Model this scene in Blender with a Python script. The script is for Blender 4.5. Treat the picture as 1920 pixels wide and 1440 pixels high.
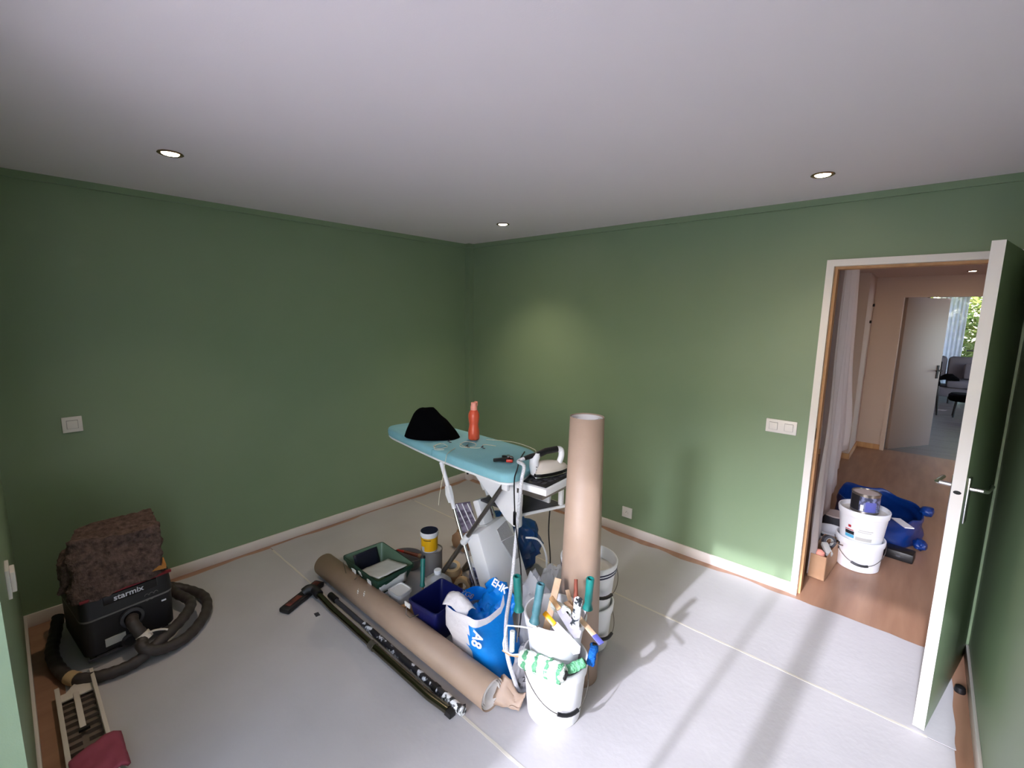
import bpy, bmesh, math, random
from mathutils import Vector as V, Matrix as Mx, noise
from math import sin, cos, pi, radians
random.seed(7)
SC = bpy.context.scene
for o in list(bpy.data.objects): bpy.data.objects.remove(o)
COL = SC.collection

# ------------------------------------------------------------------ camera, sky, sun, exposure
def setup():
    yaw, pitch, roll = radians(41.904), radians(-8.594), radians(0.839)
    f = V((-sin(yaw)*cos(pitch), cos(yaw)*cos(pitch), sin(pitch)))
    r = V((cos(yaw), sin(yaw), 0)); u = r.cross(f)
    r2 = cos(roll)*r + sin(roll)*u; u2 = -sin(roll)*r + cos(roll)*u
    cd = bpy.data.cameras.new('camera'); cam = bpy.data.objects.new('camera', cd); COL.objects.link(cam)
    cd.sensor_width = 36; cd.lens = 863.41/1920*36; cd.clip_start = 0.02; cd.clip_end = 200
    m = Mx((r2, u2, -f)).transposed().to_4x4(); m.translation = V((3.5174, -3.2526, 1.7476))
    cam.matrix_world = m; SC.camera = cam
    w = bpy.data.worlds.new('sky'); SC.world = w; w.use_nodes = True
    nt = w.node_tree; bg = nt.nodes['Background']
    sky = nt.nodes.new('ShaderNodeTexSky'); sky.sky_type = 'NISHITA'; sky.sun_disc = False
    sky.sun_elevation = radians(29); sky.sun_rotation = radians(182); sky.air_density = 1.0; sky.dust_density = 1.0; sky.ozone_density = 1.0
    nt.links.new(sky.outputs[0], bg.inputs[0]); bg.inputs[1].default_value = 0.20
    sd = bpy.data.lights.new('sun', 'SUN'); sd.energy = 1.6; sd.angle = radians(1.2); sd.color = (0.84, 0.85, 1.0)
    so = bpy.data.objects.new('sun', sd); COL.objects.link(so)
    so.rotation_euler = V((0.04, 1, -0.55)).to_track_quat('-Z', 'Y').to_euler(); so.location = (2, -9, 6)
    hz = sd.copy(); hz.name = 'hazy_glow_around_sun'; hz.energy = 2.2; hz.angle = radians(17); hz.color = (0.78, 0.81, 1.0)
    ho = bpy.data.objects.new('hazy_glow_around_sun', hz); COL.objects.link(ho); ho.rotation_euler = V((0.04, 1, -0.42)).to_track_quat('-Z', 'Y').to_euler(); ho.location = (2.5, -9, 6)
    pd = bpy.data.lights.new('window_portal', 'AREA'); pd.shape = 'RECTANGLE'; pd.size = 1.9; pd.size_y = 2.15; pd.cycles.is_portal = True
    po = bpy.data.objects.new('window_portal', pd); COL.objects.link(po); po.location = (2.79, -3.64, 1.09)
    po.rotation_euler = (radians(90), 0, 0)
    SC.view_settings.view_transform = 'Standard'; SC.view_settings.look = 'None'
    SC.view_settings.exposure = 2.58; SC.view_settings.gamma = 1; SC.view_settings.use_curve_mapping = False
    SC.cycles.diffuse_bounces = 6; SC.cycles.max_bounces = 12; SC.cycles.transparent_max_bounces = 16
    SC.cycles.sample_clamp_indirect = 8; SC.cycles.caustics_reflective = False; SC.cycles.caustics_refractive = False
setup()

# ------------------------------------------------------------------ materials
def lin(c):
    return tuple(((x/255)/12.92 if x/255 <= .04045 else ((x/255+.055)/1.055)**2.4) for x in c) + (1,)
def M(name, c, rough=.55, metal=0, n=None, c2=None, bump=None, spec=.5, trans=0, alpha=1, ramp=None, stretch=None, emit=None, sheen=0, coat=0):
    m = bpy.data.materials.new(name); m.use_nodes = True
    nt = m.node_tree; p = nt.nodes['Principled BSDF']
    p.inputs['Base Color'].default_value = lin(c); p.inputs['Roughness'].default_value = rough
    p.inputs['Metallic'].default_value = metal; p.inputs['Specular IOR Level'].default_value = spec
    p.inputs['Transmission Weight'].default_value = trans; p.inputs['Alpha'].default_value = alpha
    p.inputs['Sheen Weight'].default_value = sheen; p.inputs['Coat Weight'].default_value = coat
    if emit: p.inputs['Emission Color'].default_value = lin(emit[0]); p.inputs['Emission Strength'].default_value = emit[1]
    if n or bump:
        tc = nt.nodes.new('ShaderNodeTexCoord'); mp = nt.nodes.new('ShaderNodeMapping')
        nt.links.new(tc.outputs['Object'], mp.inputs[0])
        if stretch: mp.inputs['Scale'].default_value = stretch
    if n:
        t = nt.nodes.new('ShaderNodeTexNoise'); t.inputs['Scale'].default_value = n; t.inputs['Detail'].default_value = 5
        nt.links.new(mp.outputs[0], t.inputs['Vector'])
        r = nt.nodes.new('ShaderNodeValToRGB'); nt.links.new(t.outputs[0], r.inputs[0])
        lo, hi = ramp or (.3, .7)
        r.color_ramp.elements[0].position = lo; r.color_ramp.elements[1].position = hi
        r.color_ramp.elements[0].color = lin(c); r.color_ramp.elements[1].color = lin(c2 or c)
        nt.links.new(r.outputs[0], p.inputs['Base Color'])
    if bump:
        t2 = nt.nodes.new('ShaderNodeTexNoise'); t2.inputs['Scale'].default_value = bump[0]; t2.inputs['Detail'].default_value = 4
        nt.links.new(mp.outputs[0], t2.inputs['Vector'])
        b = nt.nodes.new('ShaderNodeBump'); b.inputs['Strength'].default_value = bump[1]; b.inputs['Distance'].default_value = .01
        nt.links.new(t2.outputs[0], b.inputs['Height']); nt.links.new(b.outputs[0], p.inputs['Normal'])
    return m
def film(name, c, clear=.5, rough=.25, tl_=.45):
    """thin translucent plastic or cloth: partly see-through, partly passes light on"""
    m = bpy.data.materials.new(name); m.use_nodes = True; nt = m.node_tree
    out = nt.nodes['Material Output']; p = nt.nodes['Principled BSDF']
    p.inputs['Base Color'].default_value = lin(c); p.inputs['Roughness'].default_value = rough
    tr = nt.nodes.new('ShaderNodeBsdfTransparent'); tl = nt.nodes.new('ShaderNodeBsdfTranslucent'); tl.inputs[0].default_value = lin(c)
    a = nt.nodes.new('ShaderNodeMixShader'); a.inputs[0].default_value = tl_
    nt.links.new(p.outputs[0], a.inputs[1]); nt.links.new(tl.outputs[0], a.inputs[2])
    b = nt.nodes.new('ShaderNodeMixShader'); b.inputs[0].default_value = clear
    nt.links.new(a.outputs[0], b.inputs[1]); nt.links.new(tr.outputs[0], b.inputs[2]); nt.links.new(b.outputs[0], out.inputs[0])
    return m
MT = dict(
    green=M("green_wall_paint", (127, 146, 115), .4, bump=(260, .05), n=3, c2=(124, 144, 112), spec=.4),
    white=M('white_gloss_paint', (226, 221, 215), .35),
    ceil=M('white_ceiling_paint', (232, 222, 226), .8, bump=(200, .04)),
    hallw=M('hall_white_paint', (198, 182, 174), .7),
    door2=M('beige_brown_door', (142, 124, 116), .5),  # beige-brown, darker than the hall walls
    wood=M('laminate_floor', (146, 108, 86), .38, n=14, c2=(168, 130, 104), stretch=(1, .12, 1)),
    wood2=M('dark_laminate', (92, 84, 84), .35, n=14, c2=(112, 102, 100), stretch=(.12, 1, 1)),
    rawwood=M('raw_wood', (178, 134, 92), .6, n=22, c2=(200, 158, 112), stretch=(1, 1, .1)),
    stick=M('pale_stirring_wood', (222, 190, 158), .6, n=30, c2=(206, 170, 136)),
    cover=M('floor_cover_fleece', (186, 183, 184), .6, n=2.2, c2=(176, 173, 174), bump=(30, .1)),
    tape=M('masking_tape', (203, 197, 184), .6),
    kraft=M('kraft_paper', (162, 138, 120), .5, n=6, c2=(171, 147, 128), bump=(14, .12)),
    kraftin=M('kraft_paper_inside', (232, 226, 222), .6),
    plast=M('white_bucket_plastic', (236, 236, 238), .38),
    plastd=M('used_bucket_inside', (212, 208, 196), .5, n=9, c2=(232, 230, 224)),
    black=M('black_plastic', (18, 18, 20), .4),
    cloth=M('black_cloth', (4, 4, 6), 1, spec=.05, bump=(60, .3)),
    steel=M('chrome_steel', (206, 206, 208), .16, 1),
    dsteel=M('grey_steel', (128, 122, 116), .32, .85),
    wandm=M('brass_toned_chrome', (112, 108, 92), .22, 1),
    handle=M('green_handle_plastic', (14, 98, 92), .35, n=20, c2=(18, 112, 104)),
    handp=M('green_handle_paint_stained', (72, 112, 120), .5, n=16, c2=(44, 92, 98), ramp=(.4, .6)),
    splat=M('white_paint_splashed_grip', (36, 42, 46), .45, n=34, c2=(232, 234, 236), ramp=(.44, .5)),
    pole=M('splashed_black_pole', (30, 30, 36), .4, n=30, c2=(206, 210, 216), ramp=(.54, .61)),
    gbucket=M('green_paint_bucket', (17, 50, 38), .4, n=10, c2=(22, 60, 46)),
    gwet=M('green_wall_paint_residue', (104, 128, 104), .35, n=5, c2=(92, 116, 94)),
    gdark=M('dried_navy_paint', (12, 14, 34), .4, n=14, c2=(20, 24, 44)),
    wpaint=M('fresh_white_paint', (228, 226, 222), .25, n=7, c2=(214, 212, 208)),
    navy=M('navy_bucket_plastic', (13, 19, 74), .38, n=12, c2=(16, 24, 86)),
    clear=film('translucent_plastic', (232, 234, 236), .3),
    bagfilm=film('clear_plastic_bag', (226, 228, 234), .45, .15),
    sheet=film('white_dust_sheet', (232, 224, 222), .0, .8),
    diffuser=film('window_light_diffuser', (236, 238, 248), .50, .8),  # for the added layer that diffuses the window light
    voile=film('white_voile_curtain', (240, 242, 250), .25, .8, .8),
    bwhite=M('white_bag_paper', (226, 222, 226), .6, bump=(28, .5)),
    bblue=M('bright_blue_print', (8, 136, 226), .4, bump=(28, .3)),
    bgrey=M('grey_crumpled_plastic', (160, 158, 162), .4, bump=(24, .4)),
    aqua=M('aqua_cover_fabric', (134, 190, 200), .8, bump=(90, .12), n=7, c2=(126, 182, 194)),
    orange=M('coral_bottle_plastic', (246, 102, 70), .3, trans=.15), peach=M('pale_coral_cap', (250, 166, 146), .4),
    yellow=M('yellow_label', (240, 186, 20), .45, n=18, c2=(236, 172, 12)), navylid=M('dark_blue_lid', (14, 16, 58), .4),
    tin=M('paint_tin_metal', (150, 142, 132), .3, .9), tinlabel=M('dark_tin_label', (60, 62, 84), .4, n=40, c2=(126, 132, 168), ramp=(.46, .56)),
    bluebag=M('dark_blue_polythene', (8, 62, 122), .28, bump=(16, .4)), bluesack=M('blue_woven_sack', (8, 48, 116), .35, bump=(14, .4)),
    card=M('cardboard', (186, 146, 112), .7, n=8, c2=(176, 136, 102)), tan=M('tan_tape_roll', (196, 166, 124), .5), tan2=M('brown_tape_roll', (148, 112, 78), .45),
    grey=M('grey_plastic', (120, 116, 114), .45), dgrey=M('dark_grey_plastic', (58, 58, 64), .45), lgrey=M('light_grey_grip', (164, 162, 164), .5, bump=(120, .2)),
    mesh=M('purple_striped_fabric', (96, 84, 102), .7, n=7, c2=(150, 138, 156), ramp=(.45, .58), stretch=(1, 1, 6)),
    rubber=M('grey_brown_hose_rubber', (62, 54, 51), .55, n=20, c2=(52, 46, 44)), vac=M('dusty_black_housing', (21, 20, 23), .5, n=9, c2=(30, 29, 31)),
    red=M('dusty_red_strip', (128, 26, 34), .5), redp=M('red_plastic', (206, 48, 34), .4), rust=M('reddish_nozzle_plastic', (124, 52, 40), .5, n=24, c2=(48, 36, 34)),
    felt=M('brown_mineral_wool', (112, 92, 84), 1, n=46, c2=(70, 58, 54), bump=(80, .9), spec=.1), ochre=M('ochre_wool_edge', (176, 120, 58), 1),
    hosew=M('white_braided_hose', (236, 236, 240), .6, n=160, c2=(190, 190, 196)), cream=M('cream_wire', (222, 214, 190), .4),
    fluff=M('white_lambskin', (238, 244, 236), 1, bump=(140, 1), spec=.1), fluffg=M('pale_green_lambskin', (120, 180, 138), 1, bump=(140, 1), n=60, c2=(86, 152, 112), spec=.1),
    fluffb=M('blue_lambskin', (40, 110, 190), 1, bump=(140, 1), n=60, c2=(20, 80, 160), spec=.1),
    putty=M('knife_blade_with_plaster', (172, 168, 174), .35, .3, n=18, c2=(150, 148, 155)), amber=M('amber_knife_grip', (222, 152, 20), .3),
    dkwood=M('dark_brush_wood', (120, 58, 40), .45), bristle=M('dark_bristles', (40, 32, 28), .9), bl=M('baseboard_white', (222, 212, 204), .4),
    pink=M('pink_cloth', (150, 66, 84), .8), offw=M('off_white_plastic', (214, 204, 192), .45), dark=M('dark_slot', (14, 12, 10), .7), cell=M('brown_grey_grille_cell', (112, 98, 86), .6),  # grille base and fins are brown-grey
    lamp=M('lit_spot_lamp', (255, 244, 224), .4, emit=((255, 232, 200), 9)), bronze=M('spot_ring_metal', (158, 128, 96), .25, 1),
    sofa=M('grey_sofa_fabric', (108, 104, 112), .95, bump=(90, .2)), ink=M('black_ink', (24, 22, 26), .6), inkw=M('white_ink', (240, 240, 244), .6), redink=M('red_ink', (176, 22, 28), .5), cyan=M('cyan_print', (84, 172, 206), .5), greyprint=M('grey_print', (186, 184, 178), .6), violet=M('violet_print', (96, 100, 178), .4), inkg=M('grey_ink', (96, 94, 102), .6),
    leaf=M('leaf_green', (92, 122, 44), .6, n=3, c2=(146, 152, 66)), bark=M('bark', (80, 66, 52), .9), ground=M('pale_bounce_ground', (196, 186, 180), .9, n=2, c2=(182, 172, 166)), outer=M('sun_blocker_finish', (214, 208, 198), .9),  # ground kept pale for bounce light; last one is for the added sun blocker
)
gl = bpy.data.materials.new('window_glass'); gl.use_nodes = True
_n = gl.node_tree; _t = _n.nodes.new('ShaderNodeBsdfTransparent'); _g = _n.nodes.new('ShaderNodeBsdfGlossy'); _g.inputs['Roughness'].default_value = 0
_x = _n.nodes.new('ShaderNodeMixShader'); _f = _n.nodes.new('ShaderNodeFresnel'); _f.inputs[0].default_value = 1.45
_n.links.new(_f.outputs[0], _x.inputs[0]); _n.links.new(_t.outputs[0], _x.inputs[1]); _n.links.new(_g.outputs[0], _x.inputs[2]); _n.links.new(_x.outputs[0], _n.nodes['Material Output'].inputs[0])
MT['glass'] = gl

# ------------------------------------------------------------------ mesh helpers (all coordinates are world metres)
RM = {}
def T(x, y, z): return Mx.Translation((x, y, z))
def RZ(a): return Mx.Rotation(radians(a), 4, 'Z')
def axis(p, q):
    """matrix whose z axis runs from p to q"""
    p, q = V(p), V(q); m = (q-p).to_track_quat('Z', 'Y').to_matrix().to_4x4(); m.translation = p; return m
def spline(pts, n=8, closed=False):
    P = [V(p) for p in pts]; out = []; N = len(P)
    rng = range(N if closed else N-1)
    for i in rng:
        a = P[(i-1) % N] if closed or i > 0 else P[0]; b = P[i]; c = P[(i+1) % N]; d = P[(i+2) % N] if closed or i+2 < N else P[-1]
        for k in range(n):
            t = k/n
            out.append(.5*((2*b)+(c-a)*t+(2*a-5*b+4*c-d)*t*t+(3*b-a-3*c+d)*t**3))
    if not closed: out.append(P[-1])
    return out
class B:
    def __init__(s): s.b = bmesh.new(); s.mi = 0
    def face(s, vs):
        try: f = s.b.faces.new(vs); f.material_index = s.mi; return f
        except ValueError: return None
    def box(s, lo, hi, m=None, bev=0):
        lo, hi = V(lo), V(hi); m = m or Mx()
        g = bmesh.new(); bmesh.ops.create_cube(g, size=1)
        for v in g.verts: v.co = V([lo[i]+(v.co[i]+.5)*(hi[i]-lo[i]) for i in range(3)])
        if bev: bmesh.ops.bevel(g, geom=g.edges[:], offset=bev, segments=2, affect='EDGES', profile=.5)
        s._add(g, m); return s
    def _add(s, g, m):
        mp = {v: s.b.verts.new(m @ v.co) for v in g.verts}
        for f in g.faces: s.face([mp[v] for v in f.verts])
        g.free()
    def lathe(s, prof, m=None, seg=32, arc=None):
        m = m or Mx(); rings = []
        for r, z in prof:
            if r < 1e-6: rings.append([s.b.verts.new(m @ V((0, 0, z)))])
            else: rings.append([s.b.verts.new(m @ V((r*cos(2*pi*k/seg), r*sin(2*pi*k/seg), z))) for k in range(seg)])
        for a, c in zip(rings, rings[1:]):
            for k in range(seg):
                k2 = (k+1) % seg
                if len(a) == 1 and len(c) == 1: break
                if len(a) == 1: s.face([a[0], c[k2], c[k]])
                elif len(c) == 1: s.face([a[k], a[k2], c[0]])
                else: s.face([a[k], a[k2], c[k2], c[k]])
        return s
    def tube(s, pts, r, seg=10, closed=False):
        P = [V(p) for p in pts]; N = len(P); rings = []; up = None
        for i, p in enumerate(P):
            t = (P[(i+1) % N]-P[i-1]) if closed else (P[min(i+1, N-1)]-P[max(i-1, 0)])
            t.normalize()
            if up is None: up = t.orthogonal().normalized()
            up = (up - t*up.dot(t)).normalized(); w = t.cross(up)
            rr = r(i/(N-1)) if callable(r) else r
            rings.append([s.b.verts.new(p + rr*(cos(2*pi*k/seg)*up+sin(2*pi*k/seg)*w)) for k in range(seg)])
        for i in range(N if closed else N-1):
            a, c = rings[i], rings[(i+1) % N]
            for k in range(seg): s.face([a[k], a[(k+1) % seg], c[(k+1) % seg], c[k]])
        if not closed: s.face(rings[0][::-1]); s.face(rings[-1])
        return s
    def rod(s, p, q, r, seg=12, r2=None):
        L = (V(q)-V(p)).length; r2 = r if r2 is None else r2
        return s.lathe([(0, 0), (r, 0), (r2, L), (0, L)], axis(p, q), seg)
    def grid(s, fn, nu, nv, cu=False):
        g = [[s.b.verts.new(fn(i/nu, j/nv)) for j in range(nv+1)] for i in range(nu+(0 if cu else 1))]
        n = len(g)
        for i in range(nu):
            for j in range(nv): s.face([g[i][j], g[(i+1) % n][j], g[(i+1) % n][j+1], g[i][j+1]])
        return s
    def prism(s, pts, z0, z1, m=None, bev=0):
        m = m or Mx(); g = bmesh.new()
        lo = [g.verts.new((p[0], p[1], z0)) for p in pts]; hi = [g.verts.new((p[0], p[1], z1)) for p in pts]
        n = len(pts); g.faces.new(lo[::-1]); g.faces.new(hi)
        for i in range(n): g.faces.new((lo[i], lo[(i+1) % n], hi[(i+1) % n], hi[i]))
        if bev: bmesh.ops.bevel(g, geom=g.edges[:], offset=bev, segments=2, affect='EDGES', profile=.5)
        s._add(g, m); return s
    def loft(s, rings, cap0=True, cap1=True):
        R = [[s.b.verts.new(p) for p in r] for r in rings]; n = len(R[0])
        for a, c in zip(R, R[1:]):
            for k in range(n): s.face([a[k], a[(k+1) % n], c[(k+1) % n], c[k]])
        if cap0: s.face(R[0][::-1])
        if cap1: s.face(R[-1])
        return s
    def noise(s, amp, freq, seed=0):
        for v in s.b.verts:
            q = v.co*freq + V((seed*7.1, seed*3.3, seed))
            v.co += V((noise.noise(q), noise.noise(q+V((31, 0, 0))), noise.noise(q+V((0, 57, 0)))))*amp
        return s
    def build(s, name, mat, parent=None, smooth=35, thick=0, flat=False):
        bmesh.ops.remove_doubles(s.b, verts=s.b.verts[:], dist=1e-6)
        bmesh.ops.recalc_face_normals(s.b, faces=s.b.faces[:])
        root = parent
        while root is not None and root.parent is not None: root = root.parent
        if root is not None and root in RM: s.b.transform(RM[root].inverted())
        me = bpy.data.meshes.new(name); s.b.to_mesh(me); s.b.free()
        for k in (mat if isinstance(mat, (list, tuple)) else [mat]): me.materials.append(MT[k])
        if not flat:
            me.shade_smooth(); me.set_sharp_from_angle(angle=radians(smooth))
        o = bpy.data.objects.new(name, me); COL.objects.link(o)
        if parent is not None: o.parent = parent
        if thick:
            md = o.modifiers.new('thickness', 'SOLIDIFY'); md.thickness = thick; md.offset = 0
        return o
def tag(o, label, cat, group=None):
    o['label'] = label; o['category'] = cat
    if group: o['group'] = group
    return o
def thing(name, label, cat, loc=(0, 0, 0), group=None, rz=0):
    o = bpy.data.objects.new(name, None); COL.objects.link(o); o.empty_display_size = .05
    o.location = loc; o.rotation_euler = (0, 0, radians(rz)); RM[o] = T(*loc) @ RZ(rz)
    return tag(o, label, cat, group)
def struct(o): o['kind'] = 'structure'; return o
def part(name, mat, parent, **k):
    """decorator-free shortcut: B().….build"""
    return B()
def text(name, body, size, m, mat, parent, depth=.0006, bold=0, sx=1):
    cu = bpy.data.curves.new(name, 'FONT'); cu.body = body; cu.size = size; cu.extrude = depth; cu.align_x = 'CENTER'; cu.align_y = 'CENTER'; cu.offset = bold; cu.resolution_u = 3
    ob = bpy.data.objects.new(name, cu); COL.objects.link(ob)
    me = bpy.data.meshes.new_from_object(ob.evaluated_get(bpy.context.evaluated_depsgraph_get())); bpy.data.objects.remove(ob)
    root = parent
    while root.parent is not None: root = root.parent
    me.transform(RM.get(root, Mx()).inverted() @ m @ Mx.Diagonal((sx, 1, 1, 1)))
    me.materials.clear(); me.materials.append(MT[mat]); me.name = name
    o = bpy.data.objects.new(name, me); COL.objects.link(o); o.parent = parent; return o
def frame3(o, x, y):
    """matrix with origin o, x axis along x, y axis near y"""
    x = V(x).normalized(); z = x.cross(V(y)).normalized(); y = z.cross(x)
    m = Mx((x, y, z)).transposed().to_4x4(); m.translation = V(o); return m
def copy_tree(o, parent=None):
    c = o.copy(); COL.objects.link(c); c.parent = parent
    for ch in list(o.children): copy_tree(ch, c)
    return c

# ------------------------------------------------------------------ room shell
H, X4, Y3 = 2.43, 3.853, -3.318
DX0, DX1, DZ = 3.073, 3.800, 2.046      # door opening
def bx(name, lo, hi, mat, parent=None, bev=0): return B().box(lo, hi, bev=bev).build(name, mat, parent, flat=not bev)
fl = struct(bx('floor', (-.15, Y3-.32, -.05), (4.6, 4.70, 0), 'wood'))
struct(bx('ceiling', (-.15, Y3-.30, H), (X4+.15, .1, H+.1), 'ceil'))
struct(bx('wall_left', (-.15, Y3, 0), (0, .1, H), 'green'))
w = B().box((-.0, 0, 0), (DX0-.037, .1, H)).box((DX0-.037, 0, DZ+.035), (DX1+.038, .1, H)).box((DX1+.038, 0, 0), (X4, .1, H)).build('wall_back', 'green', flat=True); struct(w)
struct(bx('wall_right', (X4, Y3-.3, 0), (X4+.15, .1, H), 'green'))
WX0, WX1, WZ1 = 1.842, 3.74, 2.17       # window opening in the wall beside the photographer
w = B().box((-.15, Y3-.30, 0), (WX0, Y3, H)).box((WX0, Y3-.30, WZ1), (WX1, Y3, H)).box((WX1, Y3-.30, 0), (X4, Y3, H)).build('wall_front', 'green', flat=True); struct(w)
struct(bx('wall_corner', (0, -.06, 0), (.06, 0, H), 'green'))
# window frame behind the camera
w = B(); yf0, yf1 = Y3-.24, Y3-.17
for lo, hi in (((WX0, 0), (WX0+.06, WZ1)), ((WX1-.06, 0), (WX1, WZ1)), ((WX0, WZ1-.06), (WX1, WZ1)), ((WX0, 0), (WX1, .05)), ((3.06, 0), (3.16, WZ1)), ((2.82, 0), (2.846, WZ1))):
    w.box((lo[0], yf0, lo[1]), (hi[0], yf1, hi[1]))
struct(w.build('window_1', 'white', flat=True))
struct(B().grid(lambda u, v: V((WX0+.02+(WX1-WX0-.04)*u, Y3-.13+.012*sin(u*150), .03+(WZ1-.06)*v)), 240, 2).build('window_1_light_diffuser', 'diffuser', flat=True))  # unseen sheer layer, added to soften and spread the window light
struct(bx('sun_blocker_outside', (1.2, -5.1, -.3), (2.33, -4.8, 4.5), 'outer'))  # unseen block, added to keep direct sun off the left part
struct(bx('ground_outside', (-40, -45, -.35), (45, 60, -.3), 'ground'))  # unseen ground, made pale to bounce light up to the ceiling
# trims
tr = [('trim_1', (0, Y3, H-.036), (.016, -.06, H)), ('trim_2', (.06, -.016, H-.036), (X4, 0, H)), ('trim_3', (X4-.012, Y3, H-.036), (X4, -.012, H)), ('trim_4', (0, -.072, H-.036), (.072, -.0, H))]
for n_, lo, hi in tr: struct(bx(n_, lo, hi, 'green'))
bb = [('baseboard_left', (0, Y3, 0), (.012, -.06, .073)), ('baseboard_back', (.06, -.012, 0), (DX0-.037, 0, .073)), ('baseboard_right', (X4-.012, Y3, 0), (X4, -.02, .073)),
      ('baseboard_front', (.012, Y3, 0), (WX0, Y3+.012, .073)), ('baseboard_corner', (0, -.072, 0), (.072, 0, .073))]
for n_, lo, hi in bb: struct(bx(n_, lo, hi, 'bl', bev=.002))
# door frame: white face, raw wood rebate
d = struct(B().box((DX0-.037, -.014, 0), (DX0, .1, DZ+.037)).box((DX1, -.014, 0), (DX1+.038, .1, DZ+.037)).box((DX0, -.014, DZ), (DX1, .1, DZ+.037)).build('trim_5', 'white', flat=True))
B().box((DX0, .028, 0), (DX0+.014, .1, DZ)).box((DX1-.014, .028, 0), (DX1, .1, DZ)).box((DX0+.014, .028, DZ-.014), (DX1-.014, .1, DZ)).build('door_stop', 'rawwood', d, flat=True)
B().box((DX0-.001, .006, 1.02), (DX0+.0015, .018, 1.09)).build('strike_hole', 'dark', d, flat=True)
# open door leaf (hinged on the right jamb)
hx, hy, lx, ly = 3.803, -.018, 3.652, -.765
dm = frame3((lx, ly, .012), (hx-lx, hy-ly, 0), (0, 0, 1)); dl = math.hypot(hx-lx, hy-ly)   # local x along leaf, y up, z = to +x side
door = struct(B().box((0, 0, 0), (dl, 2.03, .0385), dm, bev=.0015).build('door_1', ['green'], None))
B().box((-.0008, 0, .0), (.0006, 2.03, .0385), dm).build('edge', 'white', door, flat=True)
B().lathe([(0, 0), (.0095, 0), (.0095, .0018), (0, .0018)], dm @ T(-.0008, 1.062, .019) @ Mx.Rotation(radians(-90), 4, 'Y') @ Mx.Diagonal((1.3, .8, 1, 1)), 12).build('latch_hole', 'dark', door)
for sgn, z0 in ((1, .0385), (-1, 0)):
    pl_ = B().box((.035, .93, min(z0, z0+sgn*.008)), (.075, 1.12, max(z0, z0+sgn*.008)), dm, bev=.002).build('handle_plate', 'steel', door)
    pts = [(.055, 1.075, z0), (.055, 1.075, z0+sgn*.045), (.062, 1.075, z0+sgn*.055), (.17, 1.072, z0+sgn*.055)]
    B().tube([dm @ V(p) for p in pts], .0085, 10).build('door_handle', 'steel', door)
for hz in (.25, 1.1, 1.8):
    B().rod(dm @ V((dl+.004, hz, .02)), dm @ V((dl+.004, hz+.09, .02)), .008, 10).build('hinge', 'dsteel', door)

# floor covering strips and tape seams
def sheet(name, label, x0, x1, y0, y1, wav, z=.003):
    n = 60; pts = []
    def wv(t, s, a): return a*(noise.noise(V((t*2.3, s*5.7, 1))) + .4*noise.noise(V((t*7, s*3.1, 4))))
    for i in range(n+1): x = x0+(x1-x0)*i/n; pts.append((x, y0+wv(x, 1+wav[2], wav[0])))
    for i in range(1, 20): y = y0+(y1-y0)*i/20; pts.append((x1+wv(y, 2, .02), y))
    for i in range(n+1): x = x1-(x1-x0)*i/n; pts.append((x, y1+wv(x, 3+wav[2], wav[1])))
    for i in range(1, 20): y = y1-(y1-y0)*i/20; pts.append((x0+wv(y, 4, .035), y))
    return tag(B().prism(pts, .0004, z).build(name, 'cover', flat=True), label, 'floor covering')
sheet('floor_cover_sheet', 'white floor cover strip along the wall with the doorway', .05, 3.79, -.79, -.068, (0, .05, 0))
sheet('floor_cover_sheet', 'middle white floor cover strip under the buckets and ironing board', .045, 3.785, -2.055, -.795, (0, 0, 1))
sheet('floor_cover_sheet', 'white floor cover strip under the vacuum cleaner and grille', .06, 3.78, -3.215, -2.06, (.02, 0, 2))
for y, lab in ((-.792, 'pale tape seam running from the bucket stack to the door'), (-2.058, 'pale tape seam on the floor in front of the white bucket')):
    n = 90
    pts = [(.1+3.6*i/n, y-.006+.004*noise.noise(V((i*.5, y, 0)))) for i in range(n+1)]+[(3.7-3.6*i/n, y+.006+.004*noise.noise(V((i*.5, y, 9)))) for i in range(n+1)]
    tag(B().prism(pts, .0032, .0042).build('tape_strip', 'tape', flat=True), lab, 'tape')

# switches and sockets
def plate(name, label, c, nx, ny, w_, h_, keys, sock=False):
    """wall plate: c centre, nx = direction to the right along the wall, ny = normal"""
    o = thing(name, label, 'socket' if sock else 'switch', c); nx, ny = V(nx), V(ny)
    m = frame3(c, nx, (0, 0, 1))
    if (m.to_3x3() @ V((0, 0, 1))).dot(ny) < 0: m = m @ Mx.Diagonal((-1, 1, -1, 1))
    B().box((-w_/2, -h_/2, 0), (w_/2, h_/2, .010), m, bev=.002).build('cover_plate', 'white', o)
    for k in range(keys):
        cx = (k-(keys-1)/2)*w_/keys
        if sock:
            B().lathe([(.021, .0102), (.0225, .0125), (.0205, .0125), (.0195, .0095), (0, .0095)], m @ T(cx, 0, 0), 24).build('socket_well', 'white', o)
            for a in (-.0095, .0095): B().rod(m @ V((cx+a, 0, .0095)), m @ V((cx+a, 0, .0101)), .0026, 8).build('pin_hole', 'dark', o)
            B().rod(m @ V((cx, .011, .0095)), m @ V((cx, .011, .016)), .0024, 8).build('earth_pin', 'steel', o)
        else:
            B().box((cx-.024, -.024, .010), (cx+.024, .024, .0105), m).build('key_gap', 'grey', o, flat=True)
            B().box((cx-.0225, -.0225, .010), (cx+.0225, .0225, .0135), m @ T(cx, 0, 0) @ Mx.Rotation(radians(2.5), 4, 'X') @ T(-cx, 0, 0), bev=.001).build('rocker', 'white', o)
    return o
plate('light_switch', 'white double light switch beside the open doorway', (2.89, 0, 1.072), (1, 0, 0), (0, -1, 0), .172, .085, 2)
plate('light_switch', 'white single light switch alone on the dark left wall', (0, -3.026, 1.102), (0, 1, 0), (1, 0, 0), .084, .087, 1)
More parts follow.
